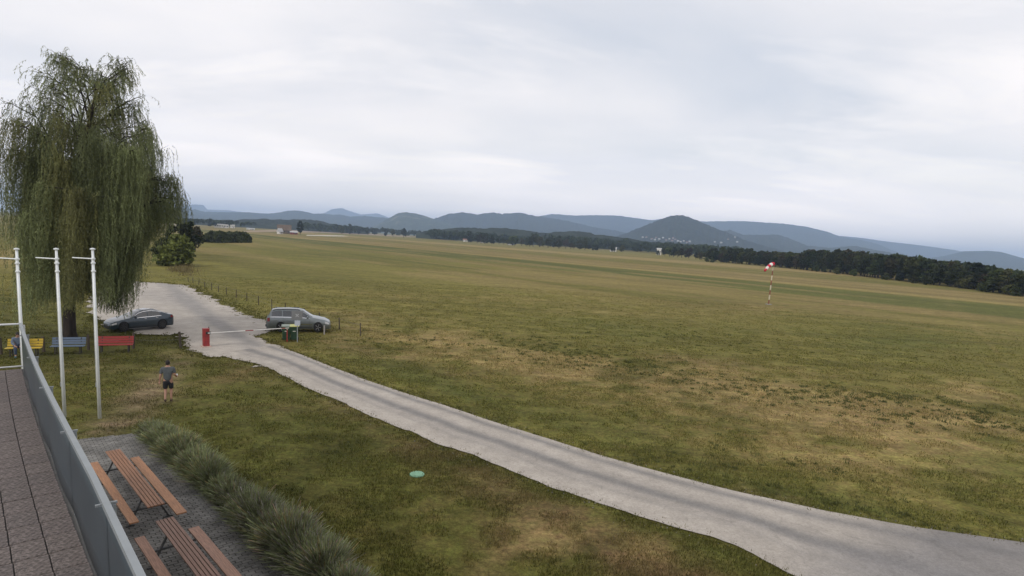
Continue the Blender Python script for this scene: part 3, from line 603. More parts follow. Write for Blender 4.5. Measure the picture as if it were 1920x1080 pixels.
eb = MB(); eb.path([tp(0, 0, TZ+RH), tp(0, 3.2, TZ+RH)], .022, 8); eb.build('end_rail', WHITEM, rl)
MB().path([tp(0, 0, TZ+.06), tp(0, 3.2, TZ+.06)], .018, 8).build('end_rail', WHITEM, rl)
MB().bar(tp(0, 3.2, TZ-.03), tp(0, 3.2, TZ+RH), .045, .045).build('post', WHITEM, rl)

# ------------------------------------------------------------------ paved picnic area
PVM = mat('grey_paver', (.15, .142, .13), .92, var=.3, scale=2.5, bump=.35, bscale=40)
BEDM = mat('paver_joint', (.06, .058, .05), 1, var=.2, scale=6)
b = MB(); n = len(PAVE); b.add([(p.x, p.y, .008) for p in PAVE], [tuple(range(n))]); pv_ = b.build('paving', BEDM); tag(pv_, 'grey block paving under the picnic tables', None, None, 'structure')
V = []; Fq = []; pw, ph = .22, .11; cn = P(255, 814); poly = [(p.x, p.y) for p in PAVE]
rng = np.random.default_rng(3)
for i in range(-40, 150):
    for j in range(-50, 110):
        c = cn+TD*((i+.5)*ph)-TN*(((j+(i % 2)*.5)+.0)*pw-3)
        if not inpoly(np.array([c.x]), np.array([c.y]), poly)[0]: continue
        if (c-TA).dot(TN) < -.1: continue
        hz = .02+rng.random()*.008; o = len(V); tl = (rng.random(2)-.5)*.006
        for (sx, sy, z) in ((-1, -1, .004), (1, -1, .004), (1, 1, .004), (-1, 1, .004), (-1, -1, hz), (1, -1, hz), (1, 1, hz), (-1, 1, hz)):
            k = 1 if z < .01 else .93; q_ = c+TN*(sx*(pw/2-.005)*k)+TD*(sy*(ph/2-.005)*k); V.append((q_.x, q_.y, z+(sx*tl[0]+sy*tl[1] if z > .01 else 0)))
        for f in ((4, 5, 6, 7), (0, 1, 5, 4), (1, 2, 6, 5), (2, 3, 7, 6), (3, 0, 4, 7)): Fq.append([o+t for t in f])
tintp = np.repeat(.85+.3*rng.random((len(V)//8, 1)), 8, axis=0)*np.ones((1, 3))
PVT = mat('grey_paver_tinted', (.175, .168, .155), .92, var=.25, scale=1.6, bump=.35, bscale=40, attr='tint')
me = npmesh('paver', V, Fq, False, tintp); me.materials.append(PVT); o = bpy.data.objects.new('paver', me); link(o, pv_); o['kind'] = 'stuff'

# ------------------------------------------------------------------ picnic tables
def wood(name, c): return mat(name, c, .55, var=.22, scale=5, bump=.25, bscale=30, stretch=(.6, 9, 9), spec=.45, col2=tuple(v*.55 for v in c))
W_TOP = wood('oiled_plank', (.27, .135, .075)); W_SEAT1 = wood('orange_plank', (.36, .18, .092)); W_TOP2 = wood('weathered_plank', (.215, .12, .085)); W_SEAT2 = wood('faded_plank', (.30, .165, .11))
LEGM = mat('dark_steel', (.10, .10, .10), .5, .5, var=.2, scale=8)
def picnic(corner_px, wt, ws, label):
    a, b_, c, d = [P(x, y, .75) for x, y in corner_px[0]]; s1 = [P(x, y, .46) for x, y in corner_px[1]]; s2 = [P(x, y, .46) for x, y in corner_px[2]]
    ax = (d-a+c-b_).normalized(); cr = Vector((ax.y, -ax.x, 0))
    if cr.dot(b_-a) < 0: cr = -cr
    mid = (a+b_+c+d)/4; ln = ((d-a).length+(c-b_).length)/2*1.0; wd = max(abs((b_-a).dot(cr)), abs((c-d).dot(cr)))
    rt = empty('picnic_table', (mid.x, mid.y, .02), label, 'picnic table', 'picnic tables on the paving', math.atan2(ax.y, ax.x))
    def loc(x, y, z): return Vector((x, y, z))
    np_ = 5; pwid = wd/np_; side = 1 if Vector((-ax.y, ax.x, 0)).dot(cr) > 0 else -1
    rr = random.Random(label)
    for k in range(np_):
        bb = MB(); bb.box((rr.uniform(-.01, .01), side*(-wd/2+(k+.5)*pwid), .715), (ln, pwid-.014, .035)); bb.build('plank', wt, rt, local=True, bevel=.004)
    offs = []
    for q4 in (s1, s2):
        m_ = (q4[0]+q4[1]+q4[2]+q4[3])/4; off = (m_-mid).dot(cr); al = (m_-mid).dot(ax); w_ = abs((q4[1]-q4[0]).dot(cr)); offs.append(off)
        l_ = ((q4[3]-q4[0]).dot(ax)+(q4[2]-q4[1]).dot(ax))/2
        bb = MB(); bb.box((al, side*off, .425), (l_, max(.2, w_), .04)); bb.build('seat', ws, rt, local=True, bevel=.005)
    for e in (-1, 1):
        x = e*ln*.34; lg = MB()
        y0, y1 = side*offs[0], side*offs[1]
        lg.bar((x, y0*1.02, .385), (x, y1*1.02, .385), .05, .04)
        lg.bar((x, y0*.9, .01), (x, y0*.25, .69), .05, .04); lg.bar((x, y1*.9, .01), (x, y1*.25, .69), .05, .04); lg.bar((x, -wd*.45, .68), (x, wd*.45, .68), .05, .035)
        lg.bar((x, y0*1.05, .02), (x, y0*.65, .02), .06, .03); lg.bar((x, y1*1.05, .02), (x, y1*.65, .02), .06, .03); lg.build('leg_frame', LEGM, rt, local=True)
    return rt
q1 = ([(196.3, 845.5), (226, 842), (310, 945), (275, 949)], [(245, 858.5), (262, 855.5), (349, 960), (329, 964)], [(170, 868), (185, 865), (258, 978), (241, 982)])
picnic(q1, W_TOP, W_SEAT1, 'picnic table with orange brown plank seats nearer the lawn path')
def shift_q(qs, anchor, z):
    dz = P(*anchor, z)-P(*qs[0], z); out = []
    for p in qs:
        w = P(*p, z)+dz; x, y, _ = proj(w.x, w.y, z); out.append((float(x), float(y)))
    return out
q2 = (shift_q(q1[0], (290, 976), .75), shift_q(q1[1], (354, 991), .46), shift_q(q1[2], (254, 1009), .46))
picnic(q2, W_TOP2, W_SEAT2, 'weathered grey brown picnic table cut off by the bottom of the picture')

# ------------------------------------------------------------------ lavender row
LAVM = mat('lavender_stem', (.205, .23, .122), .9, var=.3, scale=3, spec=.1, attr='tint', trans=.15)
def lavender(c, dr, ln, w, h, n, seed, label, flower):
    rng = np.random.default_rng(seed); rt = empty('lavender_bush', c, label, 'lavender', 'lavender bushes in the row')
    ux, uy = dr.x, dr.y; al = (rng.random(n)-.5)*ln+rng.normal(size=n)*.07; cr = rng.normal(size=n)*.42; cr = np.clip(cr, -1, 1)
    bx = al*.92; by = cr*w*.42
    gx_ = c.x+al*ux; gy_ = c.y+al*uy; nz = fbm(gx_*1.6, gy_*1.6, 3, 222)+.25*(fbm(gx_*7, gy_*7, 2, 223)-.5)
    hh = h*(1-.36*np.abs(cr)**2)*(.50+.62*rng.random(n))*(.62+.75*nz)
    tall = rng.random(n) < .05; hh = np.where(tall, hh*1.28, hh)
    tx = bx+rng.normal(size=n)*.13+.05*np.sin(al*9+seed); ty = by+cr*w*.62*(.5+nz)+rng.normal(size=n)*.10
    def wld(x, y, z): return np.stack([c.x+x*ux-y*uy, c.y+x*uy+y*ux, z], 1)
    base = wld(bx, by, 0*hh); mid_ = wld(bx*.65+tx*.35, by*.65+ty*.35, hh*.62); tip = wld(tx, ty, hh)
    sd = rng.normal(size=(n, 3)); sd[:, 2] *= .3; sd /= np.linalg.norm(sd, axis=1)[:, None]; wd = .006+.007*rng.random((n, 1))
    V = np.stack([base-sd*wd, base+sd*wd, mid_+sd*wd*1.1, mid_-sd*wd*1.1, tip+sd*wd*.5, tip-sd*wd*.5], 1).reshape(-1, 3); i0 = np.arange(n)*6
    Fq = np.concatenate([np.stack([i0, i0+1, i0+2, i0+3], 1), np.stack([i0+3, i0+2, i0+4, i0+5], 1)])
    dead = (rng.random(n) < .06+.25*np.clip(nz-.62, 0, 1)*4)[:, None]; tint = np.stack([.65+.7*rng.random(n)]*3, 1)*(.8+.4*nz)[:, None]; tint = np.where(dead, tint*np.array([1.35, .95, .85]), tint)
    fl = rng.random(n) < flower; tipc = tint.copy(); tipc[fl] = tipc[fl]*np.array([1.5, 1.2, 2.0]); tipc[~fl] *= np.array([1.2, 1.2, 1.1])
    col = np.stack([tint*.8, tint*.8, tint, tint, tipc, tipc], 1).reshape(-1, 3)
    me = npmesh('stems', V, Fq, False, col); me.materials.append(LAVM); link(bpy.data.objects.new('stems', me), rt)
    b = MB(); a = Vector((c.x, c.y, .02)); b.path([a-dr*ln*.5, a-dr*ln*.2+Vector((0, 0, h*.12)), a+dr*ln*.2+Vector((0, 0, h*.1)), a+dr*ln*.5], [w*.22, w*.34, w*.32, w*.2], 8); b.build('woody_base', mat('lavender_wood', (.035, .035, .022), 1, var=.3, scale=9), rt); return rt
LAVP = [(292, 825, 'grey green lavender bush at the far end of the row beside the paving'), (312, 843, 'second lavender bush from the far end of the row'), (335, 862, 'third lavender bush from the far end of the row'), (360, 882, 'fourth lavender bush from the far end of the row'), (386, 905, 'lavender bush with dry reddish stems just before the dip of the row'), (416, 930, 'low lavender bush in the dip of the row'), (446, 955, 'lavender bush just after the dip of the row'), (476, 983, 'second lavender bush after the dip of the row'), (510, 1012, 'third lavender bush after the dip of the row'), (545, 1042, 'fourth lavender bush after the dip of the row'), (584, 1072, 'lavender bush cut by the bottom edge of the picture'), (640, 1118, 'nearest lavender bush only its tips showing at the bottom edge')]
LC = [P(x, y) for x, y, _ in LAVP]
for k, (x, y, lb) in enumerate(LAVP):
    g = (.74, .80, .84, .84, .78, .66, .80, .90, .92, .92, .88, .66)[k]; dr = (LC[min(k+1, len(LC)-1)]-LC[max(k-1, 0)]); ln = dr.length/(2 if 0 < k < len(LC)-1 else 1); dr.normalize()
    lavender(LC[k], dr, ln*(1.25 if 0 < k else 1.0), .80*g, .86*g, 8000, 900+k, lb, .28 if k > 5 else .12)

# ------------------------------------------------------------------ weeping willow
def willow():
    rng = np.random.default_rng(42); base = P(131, 636); HT = hgt(base, 88)
    rt = empty('willow_tree', base, 'tall weeping willow with hanging strands behind the three benches', 'willow')
    view = Vector((base.x, base.y, 0)).normalized(); side = Vector((view.y, -view.x, 0))      # side = to the right in the picture
    K = 1.0
    ctr = side*1.2
    tr = [Vector((0, 0, -.1)), Vector((0, 0, .5)), side*.05+Vector((0, 0, 2.2)), side*.15+Vector((0, 0, 5)), side*.6+Vector((0, 0, 8.2)), side*1.05+Vector((0, 0, 11)), side*1.6+Vector((0, 0, 14)), side*2.2+Vector((0, 0, HT-.9))]
    tb = MB(); tb.path([base+p for p in tr], [.50, .35, .30, .28, .22, .16, .09, .03], 12); tb.build('trunk', mat('willow_bark', (.040, .031, .026), .95, var=.35, scale=5, bump=.9, bscale=14, stretch=(1, 1, .2)), rt, smooth=True)
    def env(z):                                   # crown half width at height z (m)
        return float(np.interp(z, [1.2, 3, 5, 7, 9, 11.5, 13, 14.5, 16, 17.4, HT+.3], [3.4, 4.3, 4.8, 5.1, 5.05, 4.7, 4.2, 3.5, 2.7, 1.6, .5]))
    limbs = MB(); starts = []                      # (point, outward dir, weight)
    def tpt(z):
        zs = [p.z for p in tr]; i = int(np.clip(np.searchsorted(zs, z)-1, 0, len(tr)-2)); return tr[i].lerp(tr[i+1], (z-zs[i])/(zs[i+1]-zs[i]))
    for k in range(34):
        t = (k+.5)/34; z0 = 3.8+t*(HT-6.0); a = k*2.399+rng.normal()*.3; zt = min(HT-.6, z0+rng.uniform(2.2, 4.6)*(1.15-.5*t)+1.2); rad = env(zt)*rng.uniform(.62, .9)
        d = Vector((math.cos(a), math.sin(a), 0)); p0 = tpt(z0); c0 = side*min(2.3, .15*zt); p3 = c0+d*rad+Vector((0, 0, zt)); p1 = p0+d*rad*.18+Vector((0, 0, (zt-z0)*.5)); p2 = p0.lerp(p3, .6)+Vector((0, 0, (zt-z0)*.28))
        pts = [(p0*(1-s)**3+p1*3*s*(1-s)**2+p2*3*s*s*(1-s)+p3*s**3) for s in np.linspace(0, 1, 9)]; r0 = .12*(1-.75*t)+.022
        limbs.path([base+p for p in pts], [r0*(1-.85*s) for s in np.linspace(0, 1, 9)], 6)
        for s in range(3, 9): starts.append((pts[s], d, z0))
        for j in range(8):
            s = rng.uniform(.3, 1); q0 = pts[int(s*8)]; a2 = a+rng.normal()*.9; d2 = Vector((math.cos(a2), math.sin(a2), 0)); ln = rng.uniform(1.0, 2.6)*(1.1-.4*t); up = rng.uniform(.1, .75)
            q1_ = q0+d2*ln*.5+Vector((0, 0, ln*up*.6)); q2_ = q0+d2*ln+Vector((0, 0, ln*up*.55))
            e = env(max(1.2, q2_.z)); hr = (q2_-ctr); hr.z = 0
            if hr.length > e: q2_ = ctr+hr.normalized()*e+Vector((0, 0, q2_.z))
            if q2_.z > HT-.2: q2_.z = HT-.2
            limbs.path([base+q0, base+q1_, base+q2_], [r0*.35, r0*.22, .008], 5)
            for f in (.35, .6, .85, 1): starts.append((q0.lerp(q2_, f)+Vector((0, 0, ln*up*.25*math.sin(f*3))), d2, z0))
            for m_ in range(2):
                a3 = a2+rng.normal()*.8; d3 = Vector((math.cos(a3), math.sin(a3), 0)); l3 = rng.uniform(.5, 1.3); f = rng.uniform(.3, .9); g0 = q0.lerp(q2_, f)+Vector((0, 0, ln*up*.25*math.sin(f*3))); g1 = g0+d3*l3*.6+Vector((0, 0, l3*rng.uniform(.1, .6)))
                if g1.z > HT: g1.z = HT
                limbs.path([base+g0, base+g1], [.016, .005], 4); starts.append((g1, d3, z0)); starts.append((g0.lerp(g1, .5), d3, z0))
    limbs.build('limbs', MATS['willow_bark'], rt, smooth=True)
    # hanging strands
    S = len(starts); n = 9500
    zst = np.array([s[0].z for s in starts]); wgt = np.interp(zst, [3, 6, 9, 11, 12.5, 14, 16, 18], [1.0, 1.2, 1.35, 1.1, .62, .36, .28, .26]); wgt /= wgt.sum()
    pick_ = rng.choice(S, n, p=wgt); A = np.array([tuple(starts[i][0]) for i in pick_])+rng.normal(size=(n, 3))*.16; Dv = np.array([tuple(starts[i][1]) for i in pick_]); clump = np.array([starts[i][2] for i in pick_])
    # strands that start on the outer surface
    ang = rng.random(n)*6.283; jit = rng.normal(size=n)*.35; dirs = Dv*.75+np.stack([np.cos(ang), np.sin(ang), 0*ang], 1)*.5
    az = np.arctan2(A[:, 1]-ctr.y, A[:, 0]-ctr.x)
    low = 1.9+1.5*vnoise(az*3.2+9, az*0, 5)+.9*rng.random(n)+.6*vnoise(az*11, az*0+3, 6)
    rlow = np.hypot(A[:, 0]-ctr.x, A[:, 1]-ctr.y); low = low+np.clip((rlow-4.2), 0, 3)*np.where(A[:, 0]*side.x+A[:, 1]*side.y < 0, .25, 1.0)
    ds = A[:, 0]*side.x+A[:, 1]*side.y; low = low-.4; low = np.where((ds < .7) & (ds > -.9), 1.7+.9*rng.random(n), low); low = np.where(ds > 1.5, low-.8, low); low = np.where(ds < -.9, low-1.5, low); low = np.maximum(low, np.where(ds > 2.6, np.interp(ds+rng.normal(size=n)*.25, [2.6, 3.0, 3.4, 4.1, 5.2], [.3, 1.5, 3.2, 5.4, 7.2]), 0)); low = np.maximum(low, .9)
    Lmax = np.interp(A[:, 2], [3, 7, 9, 11, 13, 15, 18], [3, 5.6, 6.8, 5.2, 2.0, 1.1, .7])*(.6+.7*rng.random(n)); Lmax = np.minimum(Lmax, np.maximum(.5, A[:, 2]-low))
    sway = np.array(tuple(side))*(-.10)+np.array(tuple(view))*.03
    V = []; C = []; leaf_step = .078; nmax = int(8.6/leaf_step)
    ks = np.arange(nmax)[None]*leaf_step+.05*rng.random((n, 1)); valid = ks < Lmax[:, None]
    # arc outwards then fall
    out = .55*(1-np.exp(-ks*1.4)); pos = A[:, None, :]+dirs[:, None, :]*out[..., None]*(.5+.6*rng.random((n, 1, 1))); pos[..., 2] -= ks-.35*(1-np.exp(-ks*2.2)); pos += sway[None, None]*(ks**1.3)[..., None]*.35*(1+rng.normal(size=(n, 1, 1))*.5)
    ph = rng.random((n, 1))*6.28; pos[..., 0] += .05*np.sin(ks*2.3+ph); pos[..., 1] += .05*np.cos(ks*1.9+ph)
    pos = pos[valid]; m = len(pos); print('willow leaves', m)
    ld = rng.normal(size=(m, 3)); ld[:, 2] = -np.abs(ld[:, 2])*.8-.9; ld /= np.linalg.norm(ld, axis=1)[:, None]; sd = rng.normal(size=(m, 3)); sd -= ld*(sd*ld).sum(1)[:, None]; sd /= np.linalg.norm(sd, axis=1)[:, None]
    ll = .10+.10*rng.random((m, 1)); ww = .014+.012*rng.random((m, 1)); V = np.stack([pos-sd*ww, pos+sd*ww, pos+ld*ll], 1).reshape(-1, 3)+np.array(tuple(base))
    sc = np.repeat((.62+.75*vnoise(az*4.5+clump, clump*1.7, 12))[:, None]*(.75+.5*rng.random((n, 1))), nmax, axis=1)[valid]; warm = np.repeat((vnoise(az*3.1+2, clump*1.1, 14) > .68).astype(float)[:, None]*.25, nmax, axis=1)[valid]
    col = np.stack([sc*(1+warm*.8), sc*(1+warm*.25), sc*(1-warm*.2)], 1)*(.8+.4*rng.random((m, 1)))
    me = npmesh('crown', V, np.arange(m*3).reshape(-1, 3), False, np.repeat(col, 3, axis=0)); me.materials.append(mat('willow_leaf', (.180, .205, .092), .7, var=.2, scale=1.0, spec=.25, attr='tint', trans=.35)); o = link(bpy.data.objects.new('crown', me), rt)
willow()

# ------------------------------------------------------------------ flagpoles
FP = mat('flagpole_white', (.74, .77, .77), .45, 0, var=.06, scale=2)
_p3 = P(187, 783); _row = None
for k, (xt, xb, yb, lb) in enumerate(((37, 47, 783, 'white flagpole nearest the left edge, rising behind the railing corner'), (105, 121.5, 783, 'middle one of the three white flagpoles'), (175, 187, 783, 'right hand flagpole with its foot on the lawn'))):
    p = P(xb+(k == 0)*3, yb); hh = hgt(p, 468.5); rt = empty('flagpole', p, lb, 'flagpole', 'three flagpoles on the lawn')
    b = MB(); b.path([p+Vector((0, 0, z)) for z in (-.05, hh*.5, hh)], [.062, .052, .042], 12); b.build('pole', FP, rt, smooth=True)
    MB().lathe([(.03, 0), (.085, .01), (.085, .05), (.03, .07)], (p.x, p.y, hh), 12).build('cap', FP, rt)
    for dz in (.36, .52, .82): MB().lathe([(.05, 0), (.075, .01), (.075, .06), (.05, .07)], (p.x, p.y, hh-dz), 12).build('collar', FP, rt)
    q_ = P(xb-30, yb); arm = Vector((q_.x-p.x, q_.y-p.y, 0)).normalized()
    MB().path([p+Vector((0, 0, hh-.33)), p+arm*.68+Vector((0, 0, hh-.32))], .022, 8).build('flag_arm', FP, rt)
    MB().box(p+arm*.07+Vector((0, 0, 1.3)), (.05, .03, .16), math.atan2(arm.y, arm.x)).build('cleat', GALV, rt)
    MB().path([p+arm*.075+Vector((0, 0, 1.3)), p+arm*.06+Vector((0, 0, hh-.35))], .006, 4).build('halyard', WHITEM, rt)

# ------------------------------------------------------------------ park benches
def bench(xl, xr, yb, col, name, label, slats=3):
    a = P(xl, yb); c = P(xr, yb-(xr-xl)*.02); ax = (c-a).normalized(); w = (c-a).length; mid = (a+c)/2
    rt = empty('park_bench', mid, label, 'bench', 'coloured benches under the willow', math.atan2(ax.y, ax.x))       # local x along, -y towards the camera
    m = mat('bench_'+name, col, .5, var=.12, scale=6, bump=.1, bscale=20, stretch=(.4, 6, 6)); ir = mat('bench_iron', (.045, .04, .035), .6, .3, var=.2, scale=7)
    for k, z in enumerate((.56, .69, .82)[:slats]): MB().box((0, .22+.05*k, z), (w, .025, .115), mtx=Matrix.Rotation(-.15, 3, 'X')).build('slat', m, rt, local=True, bevel=.004)
    for y in (-.17, -.02, .12): MB().box((0, y, .45), (w, .125, .03)).build('slat', m, rt, local=True, bevel=.004)
    for e in (-1, 1):
        x = e*(w/2-.22); lg = MB(); lg.bar((x, -.18, 0), (x, -.16, .435), .05, .05); lg.bar((x, .17, 0), (x, .18, .435), .05, .05); lg.bar((x, -.2, .41), (x, .22, .41), .05, .045); lg.bar((x, .2, .41), (x, .33, .86), .045, .04); lg.build('leg', ir, rt, local=True)
    return rt
bench(12, 79, 668, (.52, .36, .035), 'yellow', 'yellow slatted bench with a seated person at the left edge')
bench(96, 160, 664, (.11, .15, .215), 'blue', 'faded blue slatted bench in front of the willow trunk')
bench(182, 250, 661, (.28, .03, .03), 'red', 'red slatted bench nearest the parked dark saloon')

# ------------------------------------------------------------------ fences
POSTM = mat('fence_post_wood', (.085, .068, .05), .95, var=.3, scale=6, bump=.5, stretch=(1, 1, .2)); WIREM = mat('wire', (.16, .155, .15), .5, .6, var=.1)
def fence(posts, label, name='wire_fence', wires=(.45, .8), sag=.05, r=.045):
    pts = [P(x, yb) for x, yb, yt in posts]; rt = empty(name, pts[0], label, 'fence')
    for p, (x, yb, yt) in zip(pts, posts):
        hh = hgt(p, yt); lx, ly = rnd.uniform(-.05, .05), rnd.uniform(-.05, .05); MB().path([p+Vector((0, 0, -.1)), p+Vector((lx*.5, ly*.5, hh*.6)), p+Vector((lx, ly, hh))], [r, r*.96, r*.88], 8).build('post', POSTM, rt)
    for a, c in zip(pts[:-1], pts[1:]):
        for z in wires: MB().path([a.lerp(c, t)+Vector((0, 0, z-sag*4*t*(1-t))) for t in np.linspace(0, 1, 7)], .006, 4).build('wire', WIREM, rt)
fence([(353, 528, 519), (362, 530.5, 520.5), (372.6, 533.5, 524), (384, 538, 528), (397, 543, 531), (410, 547, 535), (424.6, 551.5, 539), (442.7, 557.5, 543.5), (463, 564, 549.5), (485, 571.5, 555), (509.6, 581, 561), (535, 589, 568), (570, 598.5, 578), (599, 607, 586), (636.4, 616.5, 595), (675.7, 628.8, 605.6)], 'low post and wire fence between the car park and the airfield')
fence([(-10, 664, 634), (2, 663.5, 633), (82, 659, 631), (166, 655, 628), (250, 652.5, 624.6), (338.5, 652, 622)], 'row of dark wooden posts with wire behind the benches', 'post_fence', (.5,), .03, .075)
p = P(608, 627); rt = empty('marker_post', p, 'short pale marker post in front of the estate car', 'post'); MB().path([p, p+Vector((0, 0, hgt(p, 611)))], .05, 8).build('shaft', mat('pale_post', (.33, .31, .29), .8), rt); MB().lathe([(.052, 0), (.03, .03)], (p.x, p.y, hgt(p, 611)), 8).build('cap', CONC, rt)

# ------------------------------------------------------------------ barrier
REDM = mat('barrier_red', (.29, .03, .03), .5, var=.15, scale=4, bump=.05); WPA = mat('boom_white', (.68, .66, .62), .5, var=.08, scale=3); DARK = mat('black_plastic', (.02, .02, .022), .5, var=.1)
p = P(386.5, 650); e = P(531, 640); d = Vector((e.x-p.x, e.y-p.y, 0)).normalized(); az = math.atan2(d.y, d.x); hb_ = hgt(p, 616.5)
rt = empty('barrier', p, 'red road barrier cabinet with a white boom lowered across the road', 'barrier', None, az)
MB().box((0, 0, .03), (.52, .52, .06)).build('plinth', mat('plinth_pale', (.5, .36, .3), .9), rt, local=True, bevel=.01)
MB().box((0, 0, .06+(hb_-.06)/2), (.34, .36, hb_-.06)).build('cabinet', REDM, rt, local=True, bevel=.02)
MB().box((0, 0, hb_+.012), (.36, .38, .03)).build('cabinet_lid', REDM, rt, local=True, bevel=.01)
MB().box((.0, -.184, hb_*.62), (.24, .012, .015)).build('door_seam', DARK, rt, local=True)
MB().box((.1, -.19, hb_-.24), (.3, .05, .16)).build('boom_bracket', DARK, rt, local=True, bevel=.01)
MB().path([(.17, 0, hb_+.02), (.17, 0, hb_+.13)], .02, 8).build('signal_lamp', DARK, rt, local=True)
bl = 5.05; z0 = hb_-.24; z1 = z0+.05
def boom(a, b_, m): MB().path([(a, -.25, z0+(z1-z0)*a/bl), (b_, -.25, z0+(z1-z0)*b_/bl)], .027, 10).build('boom_section', m, rt, local=True)
boom(.05, 2.25, WPA); boom(2.25, 2.75, REDM); boom(2.75, bl-.5, WPA); boom(bl-.5, bl-.25, mat('boom_dull_red', (.45, .16, .13), .5)); boom(bl-.25, bl, WPA)
tip = rt.matrix_basis @ Vector((bl-.12, -.25, 0)); r2 = empty('boom_rest', (tip.x, tip.y, 0), 'thin red support post under the tip of the barrier boom', 'post')
MB().path([tip, tip+Vector((0, 0, z1-.09))], .035, 8).build('shaft', REDM, r2); bb = MB(); bb.box(tip+Vector((0, 0, z1-.075)), (.05, .12, .03), az); bb.build('fork', WPA, r2)

# ------------------------------------------------------------------ wheelie bins
BING = mat('bin_green', (.022, .055, .030), .5, var=.15, scale=3, spec=.4)
def wheelie(x, y, lidc, label, rz_):
    p = P(x, y); rt = empty('wheelie_bin', p, label, 'wheelie bin', 'wheelie bins beside the road', rz_); hh = 1.0
    b = MB(); lo = [(-.22, -.24), (.22, -.24), (.22, .24), (-.22, .24)]; hi = [(-.28, -.33), (.28, -.33), (.28, .33), (-.28, .33)]
    b.add([(a, c, .1) for a, c in lo]+[(a, c, hh) for a, c in hi], [(3, 2, 1, 0), (0, 1, 5, 4), (1, 2, 6, 5), (2, 3, 7, 6), (3, 0, 4, 7), (4, 5, 6, 7)]); b.build('body', BING, rt, local=True, bevel=.025)
    MB().box((0, 0, hh-.02), (.62, .7, .045)).build('rim', BING, rt, local=True, bevel=.01)
    b = MB(); b.add([(-.31, -.37, hh+.005), (.31, -.37, hh+.005), (.31, .36, hh+.005), (-.31, .36, hh+.005), (-.29, -.34, hh+.05), (.29, -.34, hh+.05), (.29, .33, hh+.085), (-.29, .33, hh+.085)], [(3, 2, 1, 0), (4, 5, 6, 7), (0, 1, 5, 4), (1, 2, 6, 5), (2, 3, 7, 6), (3, 0, 4, 7)]); b.build('lid', mat('bin_lid_%.2f' % lidc[0], lidc, .5, var=.1), rt, local=True, bevel=.012)
    MB().path([(-.22, .40, hh-.01), (.22, .40, hh-.01)], .018, 8).build('handle', DARK, rt, local=True)
    MB().box((0, -.34, .70), (.18, .006, .05), mtx=Matrix.Rotation(.1, 3, 'X')).build('sticker', WPA, rt, local=True)
    for s in (-1, 1):
        wh = MB().lathe([(.04, -.025), (.1, -.025), (.1, .025), (.04, .025)], (0, 0, 0), 14, 'Y').build('wheel', DARK, rt, local=True); wh.rotation_euler = (0, 0, math.pi/2); wh.location = (s*.25, .27, .1)
    return rt
yaw = math.atan2(P(560, 638).y-P(530, 638).y, P(560, 638).x-P(530, 638).x)
wheelie(537, 638.5, (.20, .24, .20), 'green wheelie bin with a grey green lid next to the boom tip', yaw)
wheelie(552, 638.5, (.45, .46, .16), 'green wheelie bin with a pale yellow lid beside the sign post', yaw)

# ------------------------------------------------------------------ sign
p = P(557.5, 641); hh = hgt(p, 583); rt = empty('sign_post', p, 'grey sign board on a thin post in front of the estate car', 'sign', None, yaw)
MB().path([(0, 0, -.05), (0, 0, hh-.05)], .032, 10).build('pole', GALV, rt, local=True)
SGN = mat('sign_grey', (.20, .205, .21), .45, .3, var=.08, scale=3); MB().box((-.03, -.045, hh-.30), (.70, .02, .60)).build('sign_board', SGN, rt, local=True, bevel=.006)
for sx, sz, ang in ((-.02, hh-.3, .8), (-.02, hh-.3, -.8)): MB().box((sx, -.058, sz), (.26, .004, .05), mtx=Matrix.Rotation(ang, 3, 'Y')).build('sign_mark', mat('sign_pale_mark', (.42, .43, .43), .5), rt, local=True)
MB().box((.0, -.045, hh-.82), (.36, .015, .34)).build('lower_plate', mat('plate_pale_blue', (.42, .46, .52), .5, var=.05), rt, local=True, bevel=.004)

